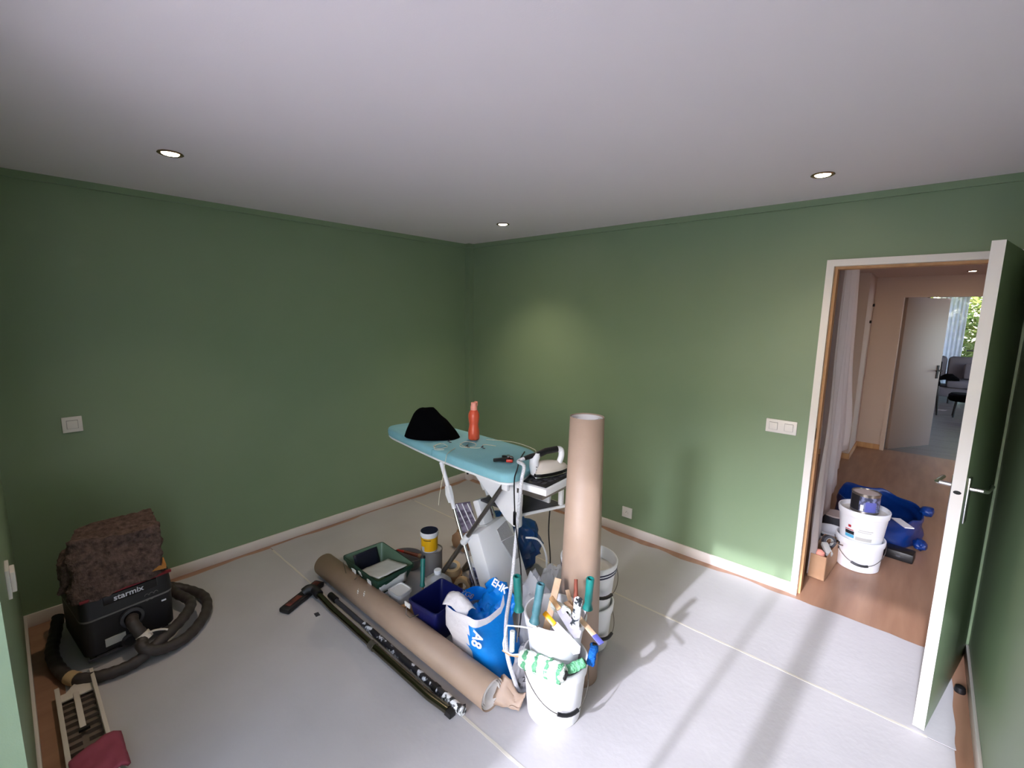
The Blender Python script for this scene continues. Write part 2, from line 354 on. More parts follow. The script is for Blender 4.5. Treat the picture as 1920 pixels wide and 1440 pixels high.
plate('wall_socket', 'white wall socket low on the wall left of the doorway', (1.87, 0, .183), (1, 0, 0), (0, -1, 0), .085, .085, 1, True)
o = thing('wall_socket', 'white box shaped socket on the narrow wall at the left edge', 'socket', (1.33, Y3, .85))
B().box((1.28, Y3, .80), (1.38, Y3+.010, .90), bev=.002).build('cover_plate', 'white', o); B().box((1.295, Y3+.010, .815), (1.365, Y3+.022, .885), bev=.003).build('socket_block', 'white', o)

# recessed ceiling spots
def spot(label, x, y, z=H, tilt=0):
    o = thing('ceiling_spot', label, 'spotlight', (x, y, z))
    B().lathe([(.048, 0), (.050, -.004), (.044, -.007), (.033, -.003), (.033, 0)], T(x, y, z), 32).build('ring', 'bronze', o)
    B().lathe([(.033, -.0035), (.030, -.006), (0, -.0065)], T(x, y, z) @ Mx.Rotation(radians(tilt), 4, 'X'), 24).build('lamp', 'lamp', o)
    return o
def glow(x, y, z, e, a=160, c=(1, .80, .60)):
    l = bpy.data.lights.new('spot_light', 'SPOT'); l.energy = e; l.color = c; l.spot_size = radians(a); l.spot_blend = 1; l.shadow_soft_size = .03
    ob = bpy.data.objects.new('spot_light', l); COL.objects.link(ob); ob.location = (x, y, z-.012)
for x, y, e in ((.941, -2.663, 6), (3.057, -.539, 4), (1.005, -.584, 11)): glow(x, y, H, e, 104)
spot('lit recessed spot in the ceiling above the vacuum cleaner', .941, -2.663)
spot('lit recessed spot in the ceiling nearest the doorway', 3.057, -.539)
spot('lit recessed spot in the ceiling close to the far corner', 1.005, -.584)

# ------------------------------------------------------------------ hall and living room beyond the doorway
HH = 2.30
struct(bx('ceiling_hall', (1.4, .1, HH), (4.6, 4.62, HH+.13), 'hallw'))
struct(bx('wall_hall_left', (1.25, .1, 0), (1.4, 4.7, HH), 'hallw'))
struct(bx('wall_hall_right', (4.45, .1, 0), (4.6, 4.7, HH), 'hallw'))
struct(bx('wall_hall_pier', (1.4, 3.78, 0), (2.93, 4.62, HH), 'hallw'))
FX0, FX1 = 3.232, 4.06
w = B().box((2.93, 4.62, 0), (FX0-.045, 4.72, HH)).box((FX0-.045, 4.62, 2.085), (FX1+.045, 4.72, HH)).box((FX1+.045, 4.62, 0), (4.6, 4.72, HH)).build('wall_hall_far', 'hallw', flat=True); struct(w)
struct(B().box((FX0-.045, 4.60, 0), (FX0, 4.73, 2.085)).box((FX1, 4.60, 0), (FX1+.045, 4.73, 2.085)).box((FX0, 4.60, 2.04), (FX1, 4.73, 2.085)).build('trim_6', 'hallw', flat=True))
bz = struct(B().box((2.93, 3.78, 0), (2.942, 4.62, .07)).box((2.93, 4.608, 0), (FX0-.045, 4.62, .07)).box((1.4, 3.768, 0), (2.942, 3.78, .07)).build('baseboard_hall', 'rawwood', flat=True))
dm2 = frame3((FX0+.005, 4.72, .01), (.52, .85, 0), (0, 0, 1))
door2 = struct(B().box((0, 0, 0), (.80, 2.034, .04), dm2, bev=.002).build('door_2', 'door2'))
B().box((.73, .95, .04), (.765, 1.13, .047), dm2).build('handle_plate', 'dark', door2, flat=True)
B().tube([dm2 @ V(p) for p in ((.75, 1.06, .045), (.75, 1.06, .09), (.64, 1.06, .09))], .009, 8).build('door_handle', 'dark', door2)
LX0, LX1, LY1 = 2.2, 7.2, 11.6
fl2 = struct(bx('floor_living', (LX0, 4.70, -.06), (LX1, LY1+.1, -.006), 'wood2'))
pm = None
for i in range(40):
    y0 = 4.705+i*.172
    q = B().box((LX0, y0, -.006), (LX1, y0+.168, random.uniform(-.0015, .001))).build('plank', 'wood2', fl2, flat=True)
struct(bx('ceiling_living', (LX0, 4.72, 2.43), (LX1, LY1+.1, 2.55), 'hallw'))
struct(bx('wall_living_left', (LX0-.1, 4.72, 0), (LX0, LY1, 2.43), 'hallw')); struct(B().box((LX1, 4.72, 0), (LX1+.1, 5.6, 2.43)).box((LX1, 10.9, 0), (LX1+.1, LY1, 2.43)).box((LX1, 5.6, 2.3), (LX1+.1, 10.9, 2.43)).box((LX1, 5.6, 0), (LX1+.1, 10.9, .3)).build('wall_living_right', 'hallw', flat=True))  # unseen gap in the right wall, added to let light into the living room
struct(bx('wall_living_near', (4.6, 4.62, 0), (LX1, 4.72, 2.43), 'hallw'))
GX0, GX1 = 3.4, 6.4
struct(B().box((LX0, LY1, 0), (GX0, LY1+.1, 2.43)).box((GX1, LY1, 0), (LX1, LY1+.1, 2.43)).box((GX0, LY1, 2.36), (GX1, LY1+.1, 2.43)).build('wall_living_far', 'hallw', flat=True))
wf = B()
for lo, hi in (((GX0, .0), (GX0+.05, 2.36)), ((GX1-.05, 0), (GX1, 2.36)), ((GX0, 2.31), (GX1, 2.36)), ((GX0, 0), (GX1, .06)), ((4.95, 0), (5.02, 2.36)), ((4.2, 1.06), (4.95, 1.09))):
    wf.box((lo[0], LY1+.02, lo[1]), (hi[0], LY1+.07, hi[1]))
win2 = struct(wf.build('window_2', 'dgrey', flat=True))
for a, b_ in ((GX0+.05, 4.95), (5.02, GX1-.05)): B().box((a, LY1+.04, .06), (b_, LY1+.046, 2.31)).build('pane', 'glass', win2, flat=True)
def drape(fn, nu, nv): return B().grid(fn, nu, nv)
tag(drape(lambda u, v: V((3.62+.50*u+.0*v, LY1-.10+.035*sin(u*2*pi*7)+.01*sin(v*3+u*9), .04+2.32*v)), 90, 6).build('curtain', 'voile', thick=.002), 'white voile curtain hanging at the far living room window', 'curtain')
# foliage outside the far window
tree = thing('tree', 'sunlit leafy tree outside the far living room window', 'tree', (4.9, 14.2, -.3))
B().tube([(4.9, 14.2, -.3), (4.92, 14.25, 1.2), (5.0, 14.2, 2.8)], lambda t: .11-.05*t, 8).build('trunk', 'bark', tree)
b = B()
for i in range(6000):
    c = V((random.gauss(4.7, .55), random.uniform(12.7, 14.6), random.uniform(-.2, 4.2))); a = random.uniform(.06, .12)
    m = Mx.Rotation(random.uniform(0, 6.3), 4, (random.gauss(0, 1), random.gauss(0, 1), random.gauss(0, 1)))
    vs = [b.b.verts.new(c + (m @ V(p))*a) for p in ((-1, 0, 0), (0, -.45, .1), (1, 0, 0), (0, .45, .1))]; b.face(vs)
lv = b.build('leaves', 'leaf', tree, flat=True); lv['kind'] = 'stuff'
# sofa
so = thing('sofa', 'grey two seat fabric sofa in the living room beyond', 'sofa', (4.55, 10.6, 0))
B().box((3.70, 10.2, .14), (5.5, 11.05, .34), bev=.03).build('base', 'sofa', so)
for k, (a, b_) in enumerate(((3.63, 3.90), (3.91, 4.62), (4.63, 5.34))): B().box((a, 10.72, .42), (b_-.01, 11.0, .97), Mx(), bev=.07).build('back_cushion', 'sofa', so)
for a, b_ in ((3.91, 4.62), (4.63, 5.34)): B().box((a, 10.12, .34), (b_-.01, 10.75, .50), bev=.05).build('seat_cushion', 'sofa', so)
B().box((3.60, 10.15, .14), (3.75, 11.05, .62), bev=.05).build('armrest', 'sofa', so); B().box((5.36, 10.15, .14), (5.55, 11.05, .62), bev=.05).build('armrest', 'sofa', so)
for x, y in ((3.98, 10.2), (5.45, 10.2), (3.7, 10.98), (5.45, 10.98)): B().rod((x, y, 0), (x, y, .15), .02).build('leg', 'black', so)
tag(B().box((4.16, 10.42, .50), (4.60, 10.56, .86), T(4.38, 10.5, .5) @ Mx.Rotation(radians(-18), 4, 'X') @ T(-4.38, -10.5, -.5), bev=.055).build('cushion', 'sofa'), 'grey scatter cushion leaning on the far sofa', 'cushion')
b = B().grid(lambda u, v: V((3.78+.32*u, 10.10+.5*v, .515+.09*sin(u*pi)*sin(v*pi)*(1+.5*noise.noise(V((u*5, v*5, 0)))))), 14, 14)
tag(b.build('dark_jacket', 'cloth', thick=.02), 'dark jacket thrown on the grey sofa', 'jacket')
st = thing('dining_chair', 'dark chair with slim legs in front of the far sofa', 'chair', (3.55, 8.55, 0))
B().box((3.32, 8.3, .55), (3.78, 8.78, .62), bev=.02).build('seat', 'cloth', st)
for x, y in ((3.35, 8.33), (3.75, 8.33), (3.35, 8.75), (3.75, 8.75)): B().rod((x+(.04 if x > 3.5 else -.03), y, 0), (x, y, .56), .013, r2=.02).build('leg', 'black', st)
B().box((3.33, 8.72, .62), (3.77, 8.77, .98), bev=.015).build('backrest', 'cloth', st)
st = thing('footstool', 'round dark upholstered stool at the edge of the doorway view', 'stool', (4.13, 8.4, 0))
B().lathe([(0, .30), (.20, .30), (.22, .33), (.22, .41), (.19, .44), (0, .45)], T(4.13, 8.4, 0), 28).build('seat', 'cloth', st)
for a in (45, 135, 225, 315): B().rod((4.13+.17*cos(radians(a)), 8.4+.17*sin(radians(a)), 0), (4.13+.14*cos(radians(a)), 8.4+.14*sin(radians(a)), .31), .014).build('leg', 'black', st)
spot('small recessed spot in the hall ceiling', 3.80, 4.05, HH)
glow(3.80, 4.05, HH, .5, 160, (1, .74, .64)); glow(3.55, 1.6, HH, .9, 160, (1, .74, .64))  # second lamp has no fixture, added to light the near hall
# dust sheet hanging inside the hall
def ds(u, v):
    y = .30+1.45*u; x = 3.075-.075*u + .022*sin(u*34)+.012*sin(u*61+v*2)+.03*(1-v)*noise.noise(V((u*6, v*3, 0)))
    zb = .0+.02 if u < .12 else .02+.62*max(0, (u-.12)/.88)**.8
    return V((x+.06*(1-v)*u, y, zb+(HH-.01-zb)*v))
tag(drape(ds, 110, 24).build('dust_sheet', 'sheet', thick=.003), 'white dust sheet hanging just inside the hall on the left', 'dust sheet')
w_ = [(2.944, 4.28, 1.93), (2.944, 4.12, 1.72)]
for q in w_: tag(B().rod(q, V(q)+V((.02, 0, 0)), .018, 10).build('wall_hook', 'black'), 'small dark hook on the hall wall' if q is w_[0] else 'lower tiny dark fixing on the hall wall', 'hook')

# ------------------------------------------------------------------ buckets
def bucket(name, label, x, y, z, rt, rb, h, rim=.0, lid=None, band=None, bail=None, inside='plastd', group=None, shell='plast'):
    o = thing(name, label, 'bucket', (x, y, z), group); m = T(x, y, z)
    t = .003; rr = lambda q: rb+(rt-rb)*q/h
    B().lathe([(0, 0), (rb-.004, 0), (rb, .004), (rr(h*.8), h*.8), (rr(h*.8)+.006, h*.815), (rr(h)+.006, h-.006), (rr(h)+.003, h), (rr(h)-t, h), (rr(h*.8)-t, h*.8), (rb-t, .006), (0, .006)], m, 40).build('shell', shell, o)
    if band:
        for zz in band: B().lathe([(rr(zz)+.0065, zz), (rr(zz)+.008, zz+.001), (rr(zz)+.008, zz+.008), (rr(zz)+.0065, zz+.009)], m, 40).build('blue_band', 'navylid', o)
    if lid: B().lathe([(0, lid-.002), (rr(lid)-t-.001, lid-.002), (rr(lid)-t-.001, lid), (0, lid+.001)], m, 32).build('paint_residue', inside, o)
    if bail is not None:
        a, drop = bail; c, s_ = cos(radians(a)), sin(radians(a)); pts = []
        R = rr(h*.9)+.010; ax = V((-s_, c, 0)); fw = V((c, s_, 0)); C = V((x, y, z+h*.86))
        for k in range(25):
            q = pi*k/24; pts.append(C + ax*R*cos(q) + fw*(R+.004)*sin(q) - V((0, 0, drop*sin(q)**1.2)))
        bl_ = B().tube(pts, .0022, 6).build('bail', 'dsteel', o)
        B().tube(pts[10:16], .0085, 8).build('grip', 'black', bl_)
    return o
cam_a = math.degrees(math.atan2(-3.25+1.76, 3.52-2.45))
front = bucket('paint_bucket', 'large white plastic bucket at the front of the pile, black grip', 2.45, -1.752, .003, .140, .118, .27, bail=(cam_a+28, .13))
tool = bucket('paint_bucket', 'white bucket full of brushes and roller handles, standing in another', 2.437, -1.742, .215, .132, .100, .25)
bucket('paint_bucket', 'lower white bucket of the stack right of the upright paper roll', 2.31, -1.275, .003, .135, .115, .25, bail=(-8, .12))
bucket('paint_bucket', 'open white bucket with blue bands, top of its stack', 2.31, -1.275, .222, .145, .118, .265, lid=.20, band=(.212, .228), bail=(-22, .11))

# upright and lying kraft paper rolls
def paper_roll(label, p, q, r0, r1, end_open=True, turns=3):
    o = thing('paper_roll', label, 'paper roll', p); m = axis(p, q); L = (V(q)-V(p)).length
    n = 40; tot = int(n*turns)
    def sp(u, v):
        a = 2*pi*turns*u; R = (r0+(r1-r0)*v)*(1-.22*(1-u)); return m @ V((R*cos(a), R*sin(a), L*v))
    B().lathe([(r0, 0), (r1, L)], m, 48).build('outer_sheet', 'kraft', o, thick=.0015)
    b = B().grid(lambda u, v: (lambda a, R: m @ V((R*cos(a), R*sin(a), L*(.004+.992*v))))(2*pi*turns*u+.6, (r0+(r1-r0)*v)*(.62+.355*u)), tot, 2)
    b.build('inner_windings', 'kraftin', o, thick=.001)
    return o, m, L
pr1, m1, L1 = paper_roll('tall kraft paper roll standing upright in the pile', (2.408, -1.508, .003), (2.402, -1.493, 1.293), .100, .077)
pr2, m2, L2 = paper_roll('kraft paper roll lying on the floor at the front of the pile', (.68, -1.944, .074), (2.255, -1.944, .074), .0705, .0705)
b = B().grid(lambda u, v: V((2.235+.12*u, -1.90+.07*(v-.5)*(1-.3*u)+.045*u, .012+.10*v-.05*u*v+.02*sin(u*7)*v+.012*noise.noise(V((u*6, v*6, 2))))), 10, 8)
b.build('loose_flap', 'kraft', pr2, thick=.0015)
B().grid(lambda u, v: m1 @ V(((.0985-.022*(.02+.4*v))*cos(-2.2+.02*u+.001*v)*1.004, (.1-.0225*(.02+.4*v))*sin(-2.2+.02*u)*1.004, L1*(.0+.4*v))), 1, 8).build('sheet_edge', 'kraft', pr1, thick=.001)
for k, (x, a) in enumerate(((1.18, .5), (1.235, .35))):
    B().grid(lambda u, v: V((x+.018*(u-.5)*(1-abs(2*v-1))+.03*v, -1.944-.0712*sin(a+.5*v), .074+.0712*cos(a+.5*v))), 3, 6).build('paint_smear', 'wpaint', pr2)

# fluffy rollers lying on the front bucket
def fluffy(name, label, p, q, r, mats, bands=0, seed=1):
    o = thing(name, label, 'paint roller', p); m = axis(p, q); L = (V(q)-V(p)).length
    b = B(); prof = [(0, 0), (r*.55, 0), (r*.9, .004), (r, .012)]+[(r, L*k/40) for k in range(4, 38)]+[(r, L-.012), (r*.9, L-.004), (r*.55, L), (0, L)]
    b.lathe(prof, m, 28).noise(.005, 60, seed).build('sleeve', mats[0], o, smooth=80)
    for k in range(bands):
        z = L*(k+.6)/bands
        B().lathe([(r*.98, z-.010), (r*1.05, z-.006), (r*1.05, z+.006), (r*.98, z+.010)], m, 28).noise(.006, 70, seed+k).build('green_stripe', mats[1], o, smooth=80)
    B().rod(m @ V((0, 0, L-.002)), m @ V((0, 0, L+.004)), r*.5, 12).build('core', 'dark', o)
    return o
fluffy('paint_roller_sleeve', 'white lambskin roller with pale green stripes on the front bucket', (2.385, -1.912, .315), (2.585, -1.868, .318), .036, ('fluff', 'fluffg'), 4)
fluffy('paint_roller_sleeve', 'small pale green roller behind the striped one', (2.565, -1.83, .305), (2.612, -1.765, .33), .019, ('fluffg', 'fluffg'), 0, 5)
fluffy('paint_roller_sleeve', 'small blue roller hanging beside the upright paper roll', (2.61, -1.72, .29), (2.615, -1.70, .375), .018, ('fluffb', 'fluffb'), 0, 9)

# roller handles in the tool bucket
def handle(label, top, bot, mat, wire, group='roller handles in the tool bucket'):
    o = thing('paint_roller', label, 'paint roller', bot, None); m = axis(bot, top); L = (V(top)-V(bot)).length
    B().lathe([(0, 0), (.014, 0), (.023, .006), (.018, .022), (.0150, .035), (.0178, .05), (.0165, L*.55), (.0178, L-.004), (.0165, L), (.0115, L), (.0105, L-.02), (0, L-.02)], m, 18).build('grip', mat, o)
    B().tube(wire, .003, 6).build('wire', 'dsteel', o)
    return o
handle('clean dark green roller handle at the left of the tool bucket', (2.352, -1.905, .668), (2.352, -1.888, .50), 'handle', [(2.352, -1.888, .505), (2.35, -1.89, .42), (2.352, -1.90, .36)])
handle('grey green paint stained roller handle, second from the left', (2.463, -1.885, .672), (2.45, -1.905, .50), 'handp', [(2.45, -1.905, .505), (2.44, -1.86, .44), (2.43, -1.80, .34)])
handle('dark green roller handle at the right of the tool bucket', (2.565, -1.675, .645), (2.556, -1.672, .495), 'handle', [(2.556, -1.672, .50), (2.55, -1.69, .44), (2.51, -1.71, .32)])
handle('roller handle splashed with white paint, right of the white sleeve', (2.588, -1.797, .618), (2.575, -1.795, .488), 'splat', [(2.575, -1.795, .49), (2.54, -1.78, .44), (2.50, -1.76, .3)])
# white sleeve, stirring sticks, filling knives
o = thing('roller_sleeve', 'thin white roller sleeve with dark hollow end in the tool bucket', 'paint roller', (2.42, -1.72, .485)); m = axis((2.40, -1.705, .46), (2.515, -1.765, .505))
B().lathe([(0, 0), (.021, 0), (.023, .003), (.023, .12), (.019, .135), (.008, .136), (.0075, .11), (0, .11)], m, 24).build('sleeve', 'fluff', o); B().rod(m @ V((0, 0, .112)), m @ V((0, 0, .1355)), .0072, 12).build('core', 'dark', o)
def stick(name, label, p, q, w_, t, mat, tip=None, cat='stirring stick'):
    L = (V(q)-V(p)).length; m = axis(p, q)
    o = thing(name, label, cat, p)
    B().box((-w_/2, -t/2, 0), (w_/2, t/2, L), m, bev=t*.3).build('blade' if cat != 'stirring stick' else 'stick', mat, o)
    if tip: B().box((-w_/2-.0006, -t/2-.0006, L-.045), (w_/2+.0006, t/2+.0006, L+.0008), m, bev=t*.3).build('painted_tip', tip, o)
    return o
stick('stirring_stick', 'pale wooden stirring stick with violet paint tip, sticking out right', (2.46, -1.70, .50), (2.685, -1.768, .455), .024, .006, 'stick', 'violet')
stick('stirring_stick', 'wide pale wooden slat at the back of the tool bucket', (2.425, -1.80, .37), (2.385, -1.655, .56), .032, .006, 'stick')
stick('stirring_stick', 'narrow wooden slat lying across the tool bucket toward the paper roll', (2.55, -1.72, .40), (2.435, -1.655, .525), .020, .005, 'stick')
def knife(label, p, q, gcol, w_=.042):
    o = thing('filling_knife', label, 'filling knife', p); L = (V(q)-V(p)).length
    zz = (V(q)-V(p)).normalized(); cd_ = (V((3.517, -3.253, 1.748))-V(p)).normalized(); yy = (cd_-zz*cd_.dot(zz)).normalized(); xx = yy.cross(zz)
    m = Mx((xx, yy, zz)).transposed().to_4x4(); m.translation = V(p)
    B().box((-.011, -.008, 0), (.011, .008, L*.32), m, bev=.004).build('grip', gcol, o)
    B().prism([(-w_*.35, L*.3), (w_*.35, L*.3), (w_*.5, L*.93), (0, L), (-w_*.5, L*.93)], -.0012, .0012, m @ Mx((( 1, 0, 0, 0), (0, 0, 1, 0), (0, 1, 0, 0), (0, 0, 0, 1)))).build('blade', 'putty', o)
    return o
knife('plastered filling knife with amber grip leaning over the bucket rim', (2.45, -1.84, .515), (2.638, -1.852, .435), 'amber')
knife('longer plastered filling knife behind the amber one', (2.42, -1.755, .53), (2.612, -1.815, .468), 'rawwood')
b = thing('paint_brush', 'flat brush with dark wooden handle in the tool bucket', 'brush', (2.43, -1.68, .57))
B().rod((2.47, -1.64, .585), (2.515, -1.70, .475), .008, 10, .012).build('brush_handle', 'dkwood', b); B().box((-.018, -.006, 0), (.018, .006, .05), axis((2.515, -1.70, .475), (2.53, -1.72, .43)), bev=.002).build('bristles', 'bristle', b)

# wire frame mini roller hooked on the left of the bucket
o = thing('mini_roller_frame', 'white wire frame with mini roller hooked on the tool bucket', 'paint roller', (2.35, -1.9, .38))
fr = [(2.44, -1.88, .455), (2.38, -1.905, .45), (2.318, -1.925, .435), (2.315, -1.945, .36), (2.325, -1.95, .335), (2.36, -1.935, .325), (2.395, -1.915, .335)]
B().tube(fr, .0035, 8).build('frame', 'plast', o); B().rod((2.352, -1.93, .335), (2.345, -1.92, .42), .011, 12).build('mini_sleeve', 'fluff', o)
B().tube([(2.318, -1.952, .335), (2.35, -1.94, .322), (2.40, -1.915, .325)], .0045, 6).build('axle', 'rawwood', o)

# ------------------------------------------------------------------ plaster bag and crumpled bags
bag = thing('plaster_bag', 'half empty white and blue plaster bag with rolled down top', 'bag', (2.03, -1.75, .003))
def bagring(z, k, top=0):
    pts = []; x0, x1, y0, y1 = 1.87-.035*min(1, z/.2), 2.205-.115*min(1, z/.27), -1.866-.028*min(1, max(0, (z-.13)/.06)), -1.625
    n = 44; e = 4.0
    for i in range(n):
        a = 2*pi*i/n+pi/n; c, s_ = cos(a), sin(a)
        rx = abs(c)**(2/e)*(1 if c > 0 else -1); ry = abs(s_)**(2/e)*(1 if s_ > 0 else -1)
        bul = 1+.05*sin(pi*min(1, z/.3))-.10*top
        x = (x0+x1)/2+(x1-x0)/2*rx*bul; y = (y0+y1)/2+(y1-y0)/2*ry*bul
        q = V((x*9, y*9, z*14)); w_ = noise.noise(q)*.012+noise.noise(q*2.7)*.007
        zz = z+(.035*noise.noise(V((x*6, y*6, 5)))+.05*(1 if (ry > .3 and rx > -.3) else 0))*k
        pts.append(V((x+w_*c, y+w_*s_, zz)))
    return pts
rings = [bagring(.003, 0), bagring(.03, 0), bagring(.08, 0), bagring(.13, 0), bagring(.18, 0), bagring(.23, .3), bagring(.27, .7), bagring(.295, 1, .05), bagring(.30, 1, .35), bagring(.27, 1, .7), bagring(.22, .7, .95)]
b = B(); R = [[b.b.verts.new(p) for p in r] for r in rings]; n = len(R[0])
for j, (a_, c_) in enumerate(zip(R, R[1:])):
    for k in range(n):
        cen = (a_[k].co+c_[(k+1) % n].co)/2
        blue = (cen.x > 2.045 and cen.y < -1.70) or cen.x > 2.10 or (cen.y > -1.70 and cen.x > 1.93)
        b.mi = 1 if (blue and j < 6) or (j >= 8) or (cen.y > -1.69 and cen.x > 1.95) else 0
        b.face([a_[k], a_[(k+1) % n], c_[(k+1) % n], c_[k]])
b.mi = 1; b.face(R[0][::-1])
b.build('bag_wall', ['bwhite', 'bblue'], bag, smooth=70)
b = B().grid(lambda u, v: V((1.86+.21*u, -1.84+.19*v, .205+.07*noise.noise(V((u*5, v*5, 3)))+.07*v*u)), 16, 12); b.build('folded_lining', 'bblue', bag, smooth=80)
b = B().grid(lambda u, v: V((1.90+.21*u, -1.70+.07*sin(v*2.2)+.03*noise.noise(V((u*5, v*5, 1))), .22+(.17-.14*(u-.5)**2*2)*v+.03*noise.noise(V((u*4, v*4, 6))))), 16, 10); b.build('top_flap', 'bblue', bag, smooth=80, thick=.003)
b = B().grid(lambda u, v: V((1.84+.16*u, -1.885+.08*v+.012*noise.noise(V((u*6, v*6, 8))), .29+.045*sin(v*2.6)+.02*sin(u*4))), 12, 10); b.build('rolled_cuff', 'bwhite', bag, smooth=80, thick=.004)
text('print', 'A8', .075, frame3((2.097, -1.892, .232), (-.2, 0, -1), (1, .3, -.2)), 'inkw', bag, bold=.002)
text('print', '8', .018, frame3((2.10, -1.884, .05), (1, 0, 0), (0, 0, 1)), 'inkw', bag)
text('print', 'EHK', .05, frame3((2.03, -1.668, .372), (.9, .1, -.22), (.1, .55, .8)), 'inkw', bag, bold=.0015)
text('print', '3', .018, frame3((2.11, -1.885, .06), (1, 0, 0), (0, 0, 1)), 'inkw', bag)
text('print', 'YG8', .04, frame3((1.93, -1.80, .345), (1, .25, -.1), (0, 1, .3)), 'inkg', bag)

def crumple(name, label, cat, c, rad, mat, amp=.05, freq=9, seed=1, zfloor=.003, sub=4, parent=None, ridge=True):
    b = B(); g = bmesh.new(); bmesh.ops.create_icosphere(g, subdivisions=sub, radius=1)
    for v in g.verts:
        p = v.co.copy(); n1 = noise.noise(p*freq*.25+V((seed, seed*2, 0))); n2 = abs(noise.noise(p*freq*.55+V((seed*3, 0, seed))))
        k = 1+amp*4*n1+amp*5*(n2-.25 if ridge else 0)
        q = V((p.x*rad[0], p.y*rad[1], p.z*rad[2]))*k+V(c)
        q.z = max(q.z, zfloor+.002*abs(n1)); v.co = q
    b._add(g, Mx())
    o = b.build(name, mat, parent, smooth=50)
    return tag(o, label, cat) if label else o
crumple('plastic_bag', 'clear crumpled plastic bag between plaster bag and tool bucket', 'plastic bag', (2.165, -1.545, .19), (.095, .085, .24), 'bagfilm', .05, 9, 3)
crumple('plastic_bag', 'cloudy clear plastic bag behind the tool bucket, beside paper roll', 'plastic bag', (2.07, -1.262, .13), (.085, .085, .20), 'bagfilm', .05, 9, 11)
gb = crumple('crumpled_bag', 'grey crumpled bag with printed text against the plaster bag', 'bag', (2.272, -1.725, .095), (.05, .085, .125), 'bgrey', .06, 9, 21)
RM[gb] = Mx()
text('print', 'UREN\nINCHEN', .022, frame3((2.335, -1.745, .125), (.45, .88, -.12), (0, .1, 1)), 'inkg', gb)
text('print', '23', .035, frame3((2.318, -1.79, .09), (.6, .75, 0), (0, .1, 1)), 'ink', gb)

# ------------------------------------------------------------------ roller buckets, tubs and tins
def sq_bucket(name, label, rim, z, shrink, mat, inside, cat='bucket', wall=.006, zb=.003):
    """rectangular tapered bucket; rim = four xy corners"""
    c = V((sum(p[0] for p in rim)/4, sum(p[1] for p in rim)/4)); o = thing(name, label, cat, (c.x, c.y, 0))
    def ring(s_, zz, out=0):
        pts = []; P = [c+(V(p)-c)*s_ for p in rim]; P = [p+(p-c).normalized()*out for p in P]
        for i in range(4):
            a, p, d_ = P[i-1], P[i], P[(i+1) % 4]; r = .022
            u, w_ = (a-p).normalized()*r, (d_-p).normalized()*r
            for t in (0, .25, .5, .75, 1): q = p+u*(1-t)**2+w_*t**2; pts.append(V((q.x, q.y, zz)))
        return pts
    B().loft([ring(shrink, zb), ring(1, z-.02), ring(1, z-.02, .008), ring(1, z, .008), ring(1, z, -.001)], True, False).build('shell', mat, o)
    B().loft([ring(1, z, -.001), ring(1, z-.02, -.006), ring(shrink, zb+.006, -.006)], False, True).build('inner_wall', inside, o)
    return o, ring
GR = [(.885, -1.915), (1.295, -1.922), (1.285, -1.660), (.905, -1.642)]
go, gring = sq_bucket('roller_bucket', 'dark green roller bucket smeared with paint, white ramp inside', GR, .20, .64, 'gbucket', 'gwet')
B().grid(lambda u, v: V((1.02+.235*u, -1.898+.222*v+.010*u*(1-2*v), .135+.052*u+.004*noise.noise(V((u*5, v*5, 0))))), 10, 10).build('ramp', 'wpaint', go, thick=.004)
B().grid(lambda u, v: V((.962-.05*v, -1.86+.17*u, .05+.14*v)), 8, 6).noise(.004, 30, 2).build('dried_paint', 'gdark', go, thick=.002)
for (u0, v0, a) in ((1.02, .14, 1), (1.10, .17, .6), (1.20, .15, .8), (1.24, .10, .7)):
    B().grid(lambda u, v: V((u0+.05*a*(u-.5), -1.922+.14*(.2-v0)-.004+.006*(v-.5)*-1, v0+.05*a*(v-.5))), 6, 6).noise(.004, 40, u0).build('paint_splash', 'wpaint', go, thick=.002)
B().grid(lambda u, v: V((.915+.15*u, -1.868-.040*v, .06+.12*v)), 8, 6).noise(.004, 40, 5).build('paint_splash', 'gdark', go, thick=.002)
B().grid(lambda u, v: V((1.284-.014*(1-v), -1.9+.19*u, .10+.09*v)), 8, 6).noise(.006, 40, 6).build('paint_splash', 'wpaint', go, thick=.002)
pts = [V((.93+.02*sin(pi*k/16), -1.94-.012*sin(pi*k/16), .185-.0*k)) + V((.20*k/16, -.012*sin(pi*k/16), -.06*sin(pi*k/16))) for k in range(17)]
B().tube(pts, .002, 6).build('bail', 'dsteel', go)
NB = [(1.585, -1.910), (1.795, -1.892), (1.765, -1.650), (1.555, -1.660)]
no, nring = sq_bucket('roller_bucket', 'empty dark blue square bucket left of the plaster bag', NB, .215, .70, 'navy', 'navy')
B().box((1.583, -1.936, .19), (1.625, -1.930, .214)).noise(.002, 60, 3).build('paint_splash', 'wpaint', no)
B().tube([(1.60, -1.935, .195), (1.62, -1.955, .165), (1.66, -1.955, .165), (1.70, -1.93, .19)], .002, 6).build('bail', 'steel', no)
WT = [(1.318, -1.868), (1.425, -1.865), (1.405, -1.765), (1.305, -1.772)]
wo, wr = sq_bucket('plastic_tub', 'small square tub topped with white paint beside the green bucket', WT, .135, .82, 'clear', 'wpaint', 'tub')
B().loft([wr(.96, .10), wr(.97, .128)]).build('white_paint', 'wpaint', wo)
o = thing('paint_cup', 'small round white cup between lying roll and square tub', 'cup', (1.24, -1.845, .003)); B().lathe([(0, 0), (.022, 0), (.028, .075), (.026, .075), (.02, .004), (0, .004)], T(1.275, -1.845, .003), 20).build('cup_wall', 'plast', o); B().lathe([(0, .062), (.0265, .062), (0, .066)], T(1.275, -1.845, .003), 20).build('white_paint', 'wpaint', o)
